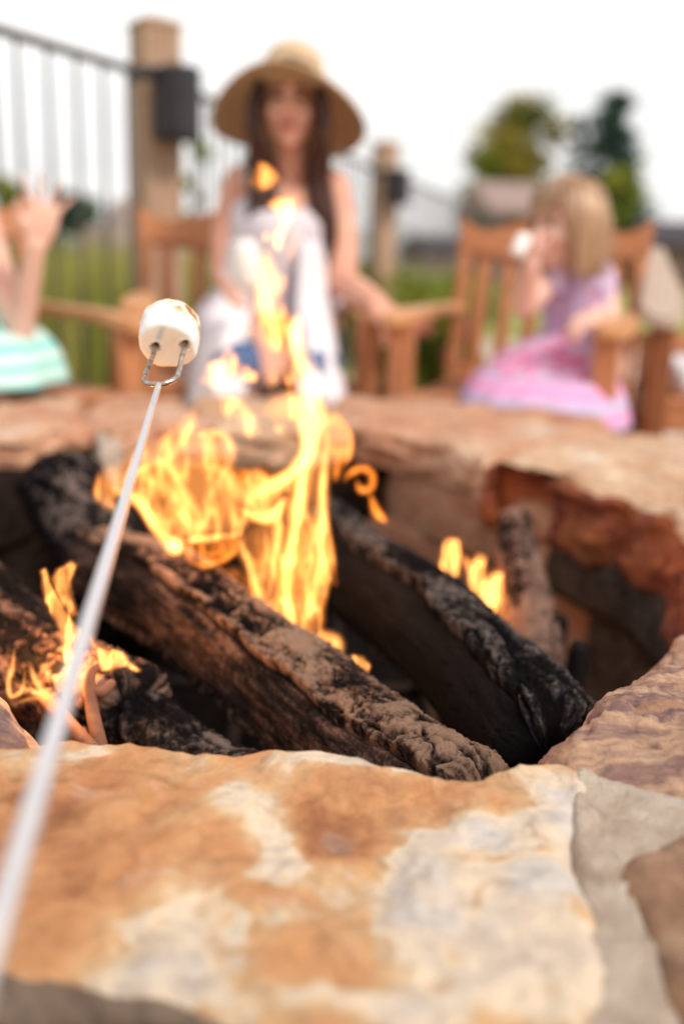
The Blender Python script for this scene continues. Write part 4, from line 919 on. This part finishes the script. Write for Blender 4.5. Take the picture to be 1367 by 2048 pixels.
mb.build('hair', M['hair_d'], wo)
# hat tipped back
hat_M = Matrix.Translation(hc+Vector((0, .030, .004))) @ Matrix.Rotation(rad(-25), 4, 'X') @ Matrix.Rotation(rad(2), 4, 'Y')
rings = []; NN = 64
profh = [(.001, .150), (.03, .149), (.052, .143), (.069, .127), (.079, .09), (.087, .045), (.092, .010), (.103, -.002), (.130, .002), (.160, .000), (.182, -.010), (.194, -.022)]
th = np.linspace(0, 2*math.pi, NN, endpoint=False)
for r_, z in spline(profh, 48):
    dr = max(0, (r_-.10)/.094); zz = z-dr*dr*.040*np.abs(np.sin(th+math.pi/2))**2+dr*.008*np.sin(3*th+1)
    rings.append(np.array([hat_M @ Vector((r_*math.cos(a)*1.0, r_*math.sin(a)*1.02, q)) for a, q in zip(th, zz)]))
V, f = loft(rings, False); ha = mesh('straw_hat', V, f, M['straw'], wo)
mo = ha.modifiers.new('t', 'SOLIDIFY'); mo.thickness = .003
rb = []
for r_, z in ((.0905, .040), (.0925, .027), (.0945, .013)): rb.append(np.array([hat_M @ Vector((r_*math.cos(a), r_*math.sin(a)*1.02, z)) for a in th]))
V, f = loft(rb, False); rbn = mesh('hat_band', V, f, M['straw'], ha); 
# top: loose sleeveless shell
def ring(c, rx, ry, n=48, wave=0, wn=9, ph=0, rz=0, tilt=0, zw=0):
    a = np.linspace(0, 2*math.pi, n, endpoint=False); w_ = 1+wave*np.sin(a*wn+ph)
    x = rx*np.cos(a)*w_; y = ry*np.sin(a)*w_; cr_, sr_ = math.cos(rz), math.sin(rz)
    return np.c_[c[0]+x*cr_-y*sr_, c[1]+x*sr_+y*cr_, c[2]+tilt*y+zw*np.sin(a*wn*2+ph)]
def interp_rings(rs, n):
    A_ = np.array(rs); m_ = len(A_); return list(spline(A_.reshape(m_, -1), n).reshape(n, A_.shape[1], 3))
cz = chest
rs = [ring(cz+Vector((0, .01, .072)), .088, .080, tilt=.5), ring(cz+Vector((0, 0, .03)), .142, .104, tilt=.25), ring(cz+Vector((0, -.005, -.04)), .150, .122, wave=.01), ring(waist+Vector((0, -.01, .02)), .152, .130, wave=.025, wn=7), ring(pelv+Vector((0, -.03, .06)), .18, .155, wave=.03, wn=8)]
V, f = loft(interp_rings(rs, 30), False); to = mesh('sleeveless_top', V, f, M['lav'], wo); to.modifiers.new('t', 'SOLIDIFY').thickness = .004
for sx, sh in ((-1, sL), (1, sR)):
    mb = MB(); x = cz.x+sx*.085; nq([cz+Vector((sx*.085, -.088, .045)), Vector((x*.6+sh.x*.4, sh.y-.045, sh.z+.020)), Vector((x*.6+sh.x*.4, sh.y+.01, sh.z+.060)), Vector((x, sh.y+.10, sh.z-.05))], 16, .010, .012, mb, 8); mb.build('strap', M['lav'], to)
# open white overshirt falling over each thigh, jeans between
def drape(name, cols, mat, par, n=26, m_=30, fold=.010, thick=.005, seed=1):
    """cols: list of edge curves (lists of points) from one side of the cloth to the other"""
    C_ = np.array([spline([tuple(p) for p in c_], m_) for c_ in cols]); k = len(C_)
    G = spline(C_.reshape(k, -1), n).reshape(n, m_, 3)
    u = np.linspace(0, 1, n)[:, None]; v = np.linspace(0, 1, m_)[None, :]
    G[:, :, 1] += fold*np.sin(u*22+v*3+seed)*(v*.9+.1); G[:, :, 2] += fold*.5*np.sin(u*13+seed*2)*v
    V = G.reshape(-1, 3); f = [(i*m_+j, i*m_+j+1, (i+1)*m_+j+1, (i+1)*m_+j) for i in range(n-1) for j in range(m_-1)]
    ob = mesh(name, V, f, mat, par); md = ob.modifiers.new('t', 'SOLIDIFY'); md.thickness = thick; return ob
drape('overshirt_panel', [[atY(452, 470, 2.74), atY(428, 575, 2.76), atY(385, 640, 2.66), atY(345, 830, 2.46)], [atY(458, 480, 2.60), atY(432, 590, 2.54), atY(400, 660, 2.36), atY(372, 840, 2.20)], [atY(480, 480, 2.53), atY(470, 600, 2.46), atY(455, 665, 2.24), atY(430, 850, 2.12)], [atY(500, 480, 2.52), atY(500, 600, 2.45), atY(496, 675, 2.28), atY(490, 850, 2.13)]], M['white'], wo, seed=1)
drape('overshirt_panel', [[atY(598, 480, 2.52), atY(594, 600, 2.45), atY(586, 672, 2.30), atY(606, 800, 2.13)], [atY(630, 480, 2.53), atY(632, 600, 2.45), atY(628, 668, 2.24), atY(640, 850, 2.11)], [atY(655, 480, 2.60), atY(656, 590, 2.52), atY(668, 690, 2.28), atY(696, 840, 2.16)], [atY(662, 480, 2.74), atY(664, 590, 2.74), atY(678, 690, 2.56), atY(704, 830, 2.40)]], M['white'], wo, seed=3)
mb = MB()
for hp, kn in ((hpL, kL), (hpR, kR)):
    nq([hp, hp*.5+kn*.5, kn], 10, .090, .064, mb, 14); an = Vector((kn.x, kn.y+.05, .30)); nq([kn, kn*.5+an*.5, an], 8, .055, .052, mb, 14)
mb.ell(pelv, (.172, .128, .11)); mb.build('jeans', M['denim'], wo, remesh=.009, smoothing=3)
# her own marshmallow on a stick
p0, p1 = atY(512, 690, 2.27), atY(492, 545, 2.22)
sk = empty('roasting_stick', p0, 'thin roasting stick the woman in the straw hat holds up', 'roasting stick')
mb = MB(); mb.tube([p0-Vector((p1-p0))*.35, p0, p1], .003, 8); pl(mb.build('shaft', M['steel']), sk)
mb = MB(); mb.tube(spline([tuple(p0-(p1-p0)*.35), tuple(p0-(p1-p0)*.8)], 4), .009, 10); pl(mb.build('handle', M['teak_d']), sk)
mb = MB(); mb.tube([p1+Vector((0, 0, -.015)), p1+Vector((0, 0, .02)), p1+Vector((0, 0, .045))], [.030, .033, .030], 20)
ob = mb.build('marshmallow', M['marsh'], None, remesh=.004, smoothing=3); attr(ob, 'toast', [0]*len(ob.data.vertices)); tag(ob, 'plain white marshmallow on the stick in front of the woman', 'marshmallow')

# ---------------- girl in pink
gi = empty('person', (0, 0, 0), 'small blonde girl in a pink and lilac ruffled dress eating a marshmallow', 'person')
mb = MB(); hc = atY(1126, 452, 2.30); Mh = head_frame(hc, rad(-58), rad(4), rad(-4)); K_ = .82; head(mb, Mh, K_)
ch = atY(1150, 580, 2.38); pv = atY(1165, 705, 2.42); nk = atY(1142, 532, 2.35)
mb.tube([hc+Vector((0, .01, -.04)), nk, nk+Vector((.01, .02, -.04))], [.034, .034, .045], 12)
mb.ell(ch, (.082, .064, .095)); nq([ch, ch*.5+pv*.5, pv], 8, .072, .085, mb, 14); mb.ell(pv, (.10, .085, .08))
s1, s2 = atY(1100, 560, 2.33), atY(1198, 565, 2.38)
nq([s1, ch+Vector((0, 0, .07)), s2], 8, .036, .036, mb, 10)
e1 = atY(1048, 612, 2.20); h1 = atY(1062, 528, 2.16)
nq([s1, s1*.5+e1*.5, e1], 8, .033, .028, mb, 10); nq([e1, e1*.5+h1*.5, h1], 8, .028, .020, mb, 10)
fingers(mb, h1, Vector((-.05, .2, 1)), (-.8, -.5, 0), .105, .75, thumb=-1)
e2 = atY(1212, 665, 2.30); h2 = atY(1188, 628, 2.14)
nq([s2, s2*.5+e2*.5+Vector((.008, 0, 0)), e2], 8, .033, .028, mb, 10); nq([e2, e2*.5+h2*.5, h2], 8, .028, .020, mb, 10)
fingers(mb, h2, Vector((-.6, -.5, -.3)), (0, -.3, 1), .10, .5, thumb=1)
for sx in (-1, 1):
    kn = atY(1080+sx*45, 815, 2.14); hp = pv+Vector((sx*.055, -.02, -.02)); nq([hp, hp*.5+kn*.5, kn], 8, .058, .042, mb, 12)
    an = Vector((kn.x-.02, kn.y+.05, .14)); nq([kn, kn*.5+an*.5, an], 8, .04, .027, mb, 10); mb.tube([an+Vector((0, .02, -.02)), an+Vector((-.02, -.09, -.03))], [.024, .020], 8)
mb.build('body', M['skin_k'], gi, remesh=.005, smoothing=4); face_bits(gi, Mh, K_, brow='hair_b')
mb = MB(); rn = random.Random(9); L = lambda x, y, z: Mh @ (Vector((x, y, z))*K_)
mb.ell(L(0, .028, .044), (.080*K_*1.02, .095*K_, .086*K_), Mh.to_3x3())
for k in range(150):
    a = rn.uniform(-2.35, 2.35)          # 0 is the back of the head
    x, y = math.sin(a)*.086, .028+math.cos(a)*.100
    l_ = -.105-.04*rn.random()
    mb.tube(spline([tuple(q) for q in (L(rn.uniform(-.01, .01), .01+rn.uniform(-.03, .04), .132), L(x*.68, .028+(y-.028)*.68, .104), L(x*1.04, y, .03), L(x*1.08, y+.002, -.06), L(x*1.0, y-.006, l_))], 16), np.concatenate([np.linspace(.006, .011, 8), np.linspace(.011, .003, 8)]), 5)
for k in range(60):                      # loose strands
    a = rn.uniform(-2.5, 2.5); j_ = rn.uniform(1.0, 1.22); x, y = math.sin(a)*.086*j_, .028+math.cos(a)*.100*j_
    mb.tube(spline([tuple(q) for q in (L(rn.uniform(-.01, .01), .01, .134), L(x*.7, .028+(y-.028)*.7, .108), L(x*1.02, y, .03), L(x*1.1+rn.uniform(-.012, .012), y+rn.uniform(-.012, .012), -.07), L(x+rn.uniform(-.02, .02), y+rn.uniform(-.02, .02), -.12-.06*rn.random()))], 14), np.linspace(.003, .0012, 14), 4)
for k in range(40):                      # fringe
    u = rn.uniform(-1, 1); mb.tube(spline([tuple(q) for q in (L(u*.012, -.01, .132), L(u*.05, -.066, .092), L(u*.066, -.088+.030*u*u, .040+.01*rn.random()))], 10), np.linspace(.007, .004, 10), 5)
mb.build('hair', M['hair_b'], gi)
rs = [ring(ch+Vector((-.005, 0, .075)), .070, .060), ring(ch+Vector((0, 0, .03)), .092, .076), ring(ch*.6+pv*.4+Vector((0, -.01, 0)), .086, .082, wave=.01), ring(ch*.30+pv*.70+Vector((0, -.015, 0)), .096, .092, wave=.02)]
V, f = loft(interp_rings(rs, 20), False); bd = mesh('bodice', V, f, M['lilac'], gi); bd.modifiers.new('t', 'SOLIDIFY').thickness = .003
w0 = ch*.30+pv*.70+Vector((0, -.015, 0))
a1 = atY(1125, 715, 2.27); a2 = atY(1102, 765, 2.18); a3 = atY(1096, 800, 2.14); a4 = atY(1092, 832, 2.12)
rs = [ring(w0, .096, .092, wave=.02, wn=11), ring(a1+Vector((0, .04, 0)), .130, .15, wave=.03, wn=11), ring(a2+Vector((0, .06, 0)), .160, .175, wave=.035, wn=11)]
V, f = loft(interp_rings(rs, 18), False); sk_ = mesh('skirt', V, f, M['pinkdress'], gi); sk_.modifiers.new('t', 'SOLIDIFY').thickness = .003
rs = [ring(a2+Vector((0, .06, .012)), .156, .170, wave=.03, wn=13), ring(a3+Vector((0, .06, 0)), .178, .185, wave=.05, wn=15), ring(a4+Vector((0, .06, -.02)), .188, .19, wave=.07, wn=17)]
V, f = loft(interp_rings(rs, 14), False); sk2 = mesh('ruffle', V, f, M['pinkhem'], sk_); sk2.modifiers.new('t', 'SOLIDIFY').thickness = .003
for q in (atY(1108, 556, 2.31), atY(1190, 560, 2.36)):
    mb = MB(); nq([q+Vector((0, -.045, -.02)), q+Vector((0, -.01, .030)), q+Vector((0, .05, -.01))], 10, .018, .018, mb, 8); mb.build('strap', M['lilac'], bd)
mb = MB(); p = atY(1040, 492, 2.13); mb.tube([p+Vector((-.004, 0, -.010)), p+Vector((.006, .01, .012))], [.017, .017], 16)
ob = mb.build('marshmallow', M['marsh'], None, remesh=.003, smoothing=3); attr(ob, 'toast', [0]*len(ob.data.vertices)); tag(ob, 'small white marshmallow held at the blonde girl\'s mouth', 'marshmallow')

# ---------------- child in teal stripes, mostly outside the picture
ki = empty('person', (0, 0, 0), 'child in a teal striped dress raising one open hand', 'person')
mb = MB(); hc = Vector((-.93, 2.14, 1.02)); Mh = head_frame(hc, rad(42), rad(0)); head(mb, Mh, .84)
ch = Vector((-.90, 2.14, .76)); pv = Vector((-.90, 2.17, .52))
mb.tube([hc+Vector((0, .01, -.04)), hc+Vector((0, .01, -.12)), ch+Vector((0, 0, .08))], [.036, .036, .05], 12)
mb.ell(ch, (.10, .08, .11)); nq([ch, ch*.5+pv*.5, pv], 8, .088, .10, mb, 14); mb.ell(pv, (.13, .11, .09))
s1 = Vector((-.800, 2.10, .83)); e1 = atY(42, 668, 2.03); h1 = atY(72, 490, 1.97)
nq([s1, s1*.5+e1*.5, e1], 8, .034, .028, mb, 10); nq([e1, e1*.5+h1*.5, h1], 8, .029, .019, mb, 10)
fingers(mb, h1, Vector((.30, -.05, 1)), (-.35, .9, .1), .135, .10, .60, thumb=-1)
s2 = Vector((-1.0, 2.08, .83)); e2 = Vector((-1.03, 1.98, .66)); h2 = Vector((-.92, 1.86, .62))
nq([s2, s2*.5+e2*.5, e2], 8, .038, .031, mb, 10); nq([e2, e2*.5+h2*.5, h2], 8, .033, .023, mb, 10); fingers(mb, h2, (.5, -.5, 0), (0, 0, 1), .12, .5)
for kn, an in ((Vector((-.74, 1.95, .50)), Vector((-.72, 1.98, .14))), (Vector((-.84, 1.86, .50)), Vector((-.83, 1.90, .14)))):
    nq([pv+Vector((0, -.02, -.02)), pv*.5+kn*.5, kn], 8, .06, .046, mb, 12); nq([kn, kn*.5+an*.5, an], 8, .043, .03, mb, 10); mb.tube([an, an+Vector((.06, -.07, -.03))], [.027, .022], 8)
mb.build('body', M['skin_k'], ki, remesh=.005, smoothing=4); face_bits(ki, Mh, .84)
mb = MB(); L = lambda x, y, z: Mh @ (Vector((x, y, z))*.84); mb.ell(L(0, .028, .046), (.069, .08, .073), Mh.to_3x3())
for k in range(90):
    a = rn.uniform(-2.0, 2.0); x, y = math.sin(a)*.086, .028+math.cos(a)*.100
    mb.tube(spline([tuple(q) for q in (L(0, .01, .132), L(x*.68, .028+(y-.028)*.68, .104), L(x*1.04, y, .03), L(x*1.05, y, -.14))], 14), np.concatenate([np.linspace(.006, .011, 7), np.linspace(.011, .004, 7)]), 5)
mb.build('hair', M['hair_b'], ki)
kd = Vector((.05, -.13, 0))
rs = [ring(ch+Vector((0, 0, .085)), .085, .07), ring(ch+Vector((0, 0, .03)), .115, .095), ring(ch*.5+pv*.5, .115, .11, wave=.02), ring(pv+Vector((.01, -.02, .05)), .16, .15, wave=.02), ring(pv+kd+Vector((0, 0, .0)), .215, .21, wave=.03), ring(pv+kd*1.3+Vector((0, 0, -.07)), .235, .225, wave=.045)]
V, f = loft(interp_rings(rs, 34), False); mesh('striped_dress', V, f, M['teal'], ki).modifiers.new('t', 'SOLIDIFY').thickness = .003

# ================================================================== FENCE
fe = empty('deck_fence', (-.71, 3.6, 0), 'metal railing with thin upright balusters strung between timber posts', 'fence')
FP = [Vector((-2.6, .05, 0)), Vector((-1.015, 2.94, 0)), Vector((-.705, 3.6, 0)), Vector((.215, 7.0, 0)), Vector((1.07, 9.95, 0)), Vector((1.95, 13.0, 0))]
RZ = 1.315
for a, b_ in zip(FP[:-1], FP[1:]):
    for nm_, z, s in (('top_rail', RZ, .034), ('bottom_rail', .10, .03)):
        d = b_-a; ang = math.atan2(d.y, d.x); pl(box(nm_, (a+b_)/2+Vector((0, 0, z)), (d.length, s, s*.7), M['rail'], None, Matrix.Rotation(ang, 3, 'Z'), .003), fe)
bal = None; d_acc = 0
for a, b_ in zip(FP[:-1], FP[1:]):
    d = (b_-a).length; k = .06
    while k < d:
        p = a+(b_-a)*(k/d)
        if bal is None: mb = MB(); mb.tube([(0, 0, .10), (0, 0, RZ)], .0062, 6); bal = mb.build('baluster', M['rail']); ob = bal
        else: ob = bal.copy(); COL.objects.link(ob)
        ob.parent = fe; ob.location = p-Vector(fe.location); ob.location.z = 0
        k += .128
def post(p, top, w, rz, label, lamp_label):
    e = empty('fence_post', p, label, 'post', 'timber posts of the railing', rz)
    box('timber', (0, 0, top/2-.01), (w, w, top-.02), M['post'], e, None, .006)
    # shallow pyramid cap
    c = w*.53; mesh('cap', [(-c, -c, top-.02), (c, -c, top-.02), (c, c, top-.02), (-c, c, top-.02), (-c, -c, top-.005), (c, -c, top-.005), (c, c, top-.005), (-c, c, top-.005), (0, 0, top+.025)],
        [(3, 2, 1, 0), (0, 1, 5, 4), (1, 2, 6, 5), (2, 3, 7, 6), (3, 0, 4, 7), (4, 5, 8), (5, 6, 8), (6, 7, 8), (7, 4, 8)], M['post'], e, False)
    box('strap', (0, 0, RZ), (w+.006, w+.006, .045), M['metal'], e, None, .002)
    l_ = empty('post_lantern', p, lamp_label, 'lantern', 'lanterns on the railing posts', rz)
    # half-round hood with closed top on a bracket
    pr = []; n = 18
    for z, k_ in ((RZ+.02, .86), (RZ+.012, 1.0), (RZ-.20, 1.0), (RZ-.215, .93)):
        pts = [(-.075*k_, 0)]+[(-.075*k_*math.cos(math.pi*j/n), -.05-.085*k_*math.sin(math.pi*j/n)) for j in range(n+1)]+[(.075*k_, 0)]
        pr.append(np.array([(x+.035, -w/2+y-.004, z) for x, y in pts]))
    V, f = loft(pr); mesh('hood', V, f, M['metal'], l_, False)
    box('bracket', (.035, -w/2-.012, RZ-.02), (.10, .02, .09), M['metal'], l_, None, .003)
post(FP[2], 1.49, .142, rad(32), 'thick timber post beside the woman\'s chair', 'dark half round lantern on the post beside the woman\'s chair')
post(FP[3], 1.51, .142, rad(32), 'timber post standing between the woman and the girl', 'dark half round lantern on the post between the woman and the girl')

# ================================================================== PLANTS
def leaf_cloud(name, P, size, mat, parent, tone, upb=.0, asp=.5, seed=0):
    r_ = np.random.default_rng(seed); n = len(P)
    d = r_.normal(size=(n, 3)); d[:, 2] += upb; d /= np.linalg.norm(d, axis=1)[:, None]; e_ = np.cross(d, r_.normal(size=(n, 3))); e_ /= np.linalg.norm(e_, axis=1)[:, None]
    s = (size*r_.uniform(.6, 1.4, n))[:, None]
    V = np.stack([P-d*s, P+e_*s*asp, P+d*s, P-e_*s*asp], 1).reshape(-1, 3); f = [(4*k, 4*k+1, 4*k+2, 4*k+3) for k in range(n)]
    ob = mesh(name, V, f, mat, parent, False); attr(ob, 'tone', np.repeat(np.clip(tone+r_.normal(0, .12, n), 0, 1), 4)); return ob
def tree(name, p, H, rx, mat, label, group, seed, clumps=26, leaves=170, size=.10, base=.2, shape=1.0, spire=False, n_limb=9):
    e = empty(name, p, label, 'tree', group); r_ = np.random.default_rng(seed)
    mb = MB(); mb.tube([(0, 0, -.05), (.03*H*.1, 0, H*.5), (0, 0, H*.92)], [H*.022, H*.015, H*.004], 8)
    Ps = []; T_ = []
    for k in range(clumps):
        u = r_.random()**(.8 if not spire else 1.0); z = H*(base+(1-base)*u)
        rr_ = rx*((1-u)**.8+.02 if spire else math.sin(math.pi*(.12+.85*u))**.7*shape)
        a = r_.uniform(0, 6.28); q = math.sqrt(r_.random()) if not spire else r_.uniform(.35, 1)
        c = np.array([math.cos(a)*rr_*q, math.sin(a)*rr_*q, z-(.12*rr_*q if spire else 0)])
        if k < n_limb: mb.tube([(0, 0, z*.82), tuple(c*.6+np.array([0, 0, z*.36])), tuple(c)], [H*.008, H*.005, H*.002], 6)
        cs = rx*(.24 if not spire else .16+.22*(1-u)); pts = r_.normal(size=(leaves, 3))*cs*r_.uniform(.5, 1.25)*np.array([.55, .55, .48 if not spire else .22])
        Ps.append(c+pts); T_.append(np.full(leaves, np.clip(.5+r_.normal(0, .22), 0, 1)))
    mb.build('trunk', M['bark'], e); leaf_cloud('crown', np.vstack(Ps), size, mat, e, np.concatenate(T_), seed=seed, upb=.3)
    return e
G_T = 'trees behind the railing'
tree('broadleaf_tree', atY(1035, 545, 46)*Vector((1, 1, 0)) if False else Vector((atY(1030, 545, 46).x, 46, 0)), 7.7, 2.9, M['aspen'], 'bushy yellow green tree behind the girl\'s chair', G_T, 3, 90, 170, .13, .06)
tree('conifer_tree', Vector((atY(1196, 545, 47).x, 47, 0)), 8.6, 2.7, M['conifer'], 'dark blue green pointed conifer rising over the girl\'s head', G_T, 5, 150, 90, .13, .04, spire=True)
tree('conifer_tree', Vector((atY(1112, 545, 52).x, 50, 0)), 8.2, 1.3, M['conifer'], 'slender conifer between the yellow green tree and the dark conifer', G_T, 6, 60, 70, .13, .04, spire=True)
tree('broadleaf_tree', Vector((atY(1225, 545, 42).x, 42, 0)), 4.6, 1.5, M['shrub'], 'low green tree at the foot of the dark conifer', G_T, 8, 24, 200, .14, .05)
tree('broadleaf_tree', Vector((atY(960, 545, 44).x, 44, 0)), 5.2, 1.3, M['shrub'], 'low green tree at the left foot of the yellow green tree', G_T, 12, 24, 200, .14, .05)
tree('broadleaf_tree', Vector((atY(398, 500, 16).x, 16, 0)), 2.5, .34, M['shrub'], 'slim green tree beside the thick timber post', G_T, 13, 16, 120, .07, .1)
tree('broadleaf_tree', Vector((atY(25, 500, 20).x, 20, 0)), 2.0, .55, M['shrub'], 'dark green tree behind the raised hand', G_T, 15, 20, 150, .09, .05)
tree('broadleaf_tree', Vector((atY(150, 500, 18).x, 18, 0)), 1.55, .75, M['conifer'], 'low dark bush behind the tall grass', G_T, 17, 20, 150, .09, .02)
def shrub(p, H, r_, mat, label, seed, n=900, size=.035, flowers=None, group='shrubs along the railing'):
    e = empty('shrub', p, label, 'shrub', group); rg = np.random.default_rng(seed)
    q = rg.normal(size=(n, 3)); q /= np.linalg.norm(q, axis=1)[:, None]; q *= (rg.random(n)**.4)[:, None]; q *= np.array([r_, r_, H*.5]); q[:, 2] += H*.52
    q += .06*np.c_[fbm(q*6, 2, seed), fbm(q*6+4, 2, seed), fbm(q*6+8, 2, seed)]
    leaf_cloud('foliage', q, size, mat, e, .5+.5*fbm(q*5, 2, seed+2), seed=seed)
    mb = MB()
    for k in range(5): a = k*1.26; mb.tube([(0, 0, -.01), (math.cos(a)*r_*.3, math.sin(a)*r_*.3, H*.4), (math.cos(a)*r_*.6, math.sin(a)*r_*.6, H*.75)], [.010, .007, .003], 5)
    mb.build('stem', M['bark'], e)
    return e
SHL = ['tallest yellow green shrub, growing right behind the woman\'s elbow', 'yellow green shrub touching the foot of the post between woman and girl', 'yellow green shrub just past the post between woman and girl', 'lowest yellow green shrub, growing midway along the far railing', 'yellow green shrub behind the armrest of the girl\'s chair', 'yellow green shrub at the far timber post']
for k, (x, Y, h_) in enumerate(((705, 7.0, .72), (745, 7.4, .66), (790, 8.0, .60), (835, 8.6, .56), (880, 9.2, .62), (925, 9.8, .60))):
    q = atY(x, 600, Y); shrub(Vector((q.x+.10, Y, 0)), h_, .26, M['shrub'], SHL[k], 40+k)
# planter between the chairs
pt = empty('flower_pot', (.22, 2.95, 0), 'dark clay pot with leafy plants and pink flowers between the two chairs', 'flower pot')
rgs = [ring((0, 0, z), r_, r_, 32) for z, r_ in ((0, .11), (.02, .12), (.26, .155), (.27, .17), (.31, .17), (.31, .15), (.27, .145))]
V, f = loft(rgs, True); mesh('pot', V, f, M['pot'], pt)
rg = np.random.default_rng(3); q = rg.normal(size=(1100, 3)); q /= np.linalg.norm(q, axis=1)[:, None]; q *= (rg.random(1100)**.4)[:, None]*np.array([.19, .19, .17]); q[:, 2] += .43
leaf_cloud('foliage', q, .03, M['shrub'], pt, .5+.5*fbm(q*8, 2, 1), seed=4)
for k in range(9):
    a = rg.uniform(0, 6.28); rr_ = rg.uniform(.08, .19); mb = MB(); c = Vector((math.cos(a)*rr_, math.sin(a)*rr_-.03, .43+.14*rg.random()))
    for j in range(5): b_ = j*1.257; mb.ell(c+Vector((math.cos(b_)*.016, -.004, math.sin(b_)*.016)), (.012, .006, .012), None, 8, 6)
    mb.build('blossom', M['petal'] if k % 3 else M['petal_o'], pt)
# tall grass beyond the railing
rg = np.random.default_rng(11); n = 15000
y = 3.0+rg.random(n)**1.5*9; xf = -.71+(y-3.6)*.30-.12; xf = np.where(y < 3.6, -.71+(y-3.6)*.53-.12, xf); x = xf-rg.random(n)**.8*(1.2+.55*y)
dens = fbm(np.c_[x*1.3, y*1.3, y*0], 3, 4); hgt = (.62+.28*dens+.16*rg.random(n)); lean = rg.normal(0, .10, (n, 2)); wd_ = .004+.004*rg.random(n); an = rg.uniform(0, 3.14, n)
b0 = np.c_[x, y, np.full(n, -.02)]; sx = np.c_[np.cos(an)*wd_, np.sin(an)*wd_, np.zeros(n)]
m1 = b0+np.c_[lean[:, 0]*.35, lean[:, 1]*.35, hgt*.6]; tp = b0+np.c_[lean[:, 0]*1.3, lean[:, 1]*1.3, hgt]
V = np.stack([b0-sx, b0+sx, m1+sx*.8, m1-sx*.8, tp], 1).reshape(-1, 3); f = []
for k in range(n): f += [(5*k, 5*k+1, 5*k+2, 5*k+3), (5*k+3, 5*k+2, 5*k+4)]
ob = mesh('tall_grass', V, f, M['grass'], None, False); attr(ob, 'tone', np.repeat(np.clip(.5+.5*dens+rg.normal(0, .15, n), 0, 1), 5)); tag(ob, 'tall yellow green grass growing beyond the railing', 'grass', kind='stuff')

# ================================================================== FAR THINGS
def rock(p, s, label, seed):
    bm = bmesh.new(); bmesh.ops.create_icosphere(bm, subdivisions=4, radius=1.0)
    co = np.array([v.co[:] for v in bm.verts]); k = 1+.28*fbm(co*1.6, 4, seed)+.08*fbm(co*6, 3, seed+1)
    for v, q, kk in zip(bm.verts, co, k): v.co = (q[0]*kk*s[0], q[1]*kk*s[1], max(-.1, q[2]*kk)*s[2])
    ob = from_bm('boulder', bm, M['rock'], None, True); ob.location = p; tag(ob, label, 'boulder', 'boulders beyond the railing'); return ob
rock(Vector((atY(250, 500, 14).x, 14, 0)), (.55, .5, 1.45), 'tall brown grey boulder close behind the thick timber post', 3)
rock(Vector((atY(205, 500, 15).x, 15, 0)), (.45, .4, 1.15), 'lower brown grey boulder beside the tall boulder', 5)
def house(p, w, d, hw_, hr, label, wall, rz=0, roof='roof'):
    e = empty('house', p, label, 'house', 'houses beyond the railing', rz)
    box('wall', (0, 0, hw_/2), (w, d, hw_), M[wall], e, None, 0)
    ov = .35; a, b_ = w/2+ov, d/2+ov; z0 = hw_-.02
    mesh('roof', [(-a, -b_, z0), (a, -b_, z0), (a, b_, z0), (-a, b_, z0), (-a, 0, z0+hr), (a, 0, z0+hr), (-a, -b_, z0-.15), (a, -b_, z0-.15), (a, b_, z0-.15), (-a, b_, z0-.15)],
         [(0, 1, 5, 4), (2, 3, 4, 5), (6, 7, 1, 0), (8, 9, 3, 2), (9, 6, 0, 3), (7, 8, 2, 1), (0, 4, 3), (1, 2, 5), (9, 8, 7, 6)], M[roof], e, False)
    nwin = max(2, int(w/2.2))
    for k in range(nwin):
        x = -w/2+w*(k+.5)/nwin; wi = box('window', (x, -d/2-.02, hw_*.52), (.9, .06, 1.0), M['housepale'], e, None, .01); box('pane', (x, -d/2-.055, hw_*.52), (.76, .03, .86), M['glass'], wi, None, 0)
    return e
house(Vector((atY(995, 545, 40).x, 40, 0)), 1.9, 5, 2.75, 1.2, 'small house with a pinkish roof below the yellow green tree', 'housewall', rad(8), 'housepale')
house(Vector((atY(1440, 545, 40).x, 40, 0)), 6.6, 6, 1.75, .95, 'long low house with a dark roof behind the weathered chair', 'housewall', rad(-6))
house(Vector((atY(870, 545, 95).x, 95, 0)), 5, 7, 1.6, 1.6, 'small pale distant house seen beyond the railing', 'housepale', rad(20))
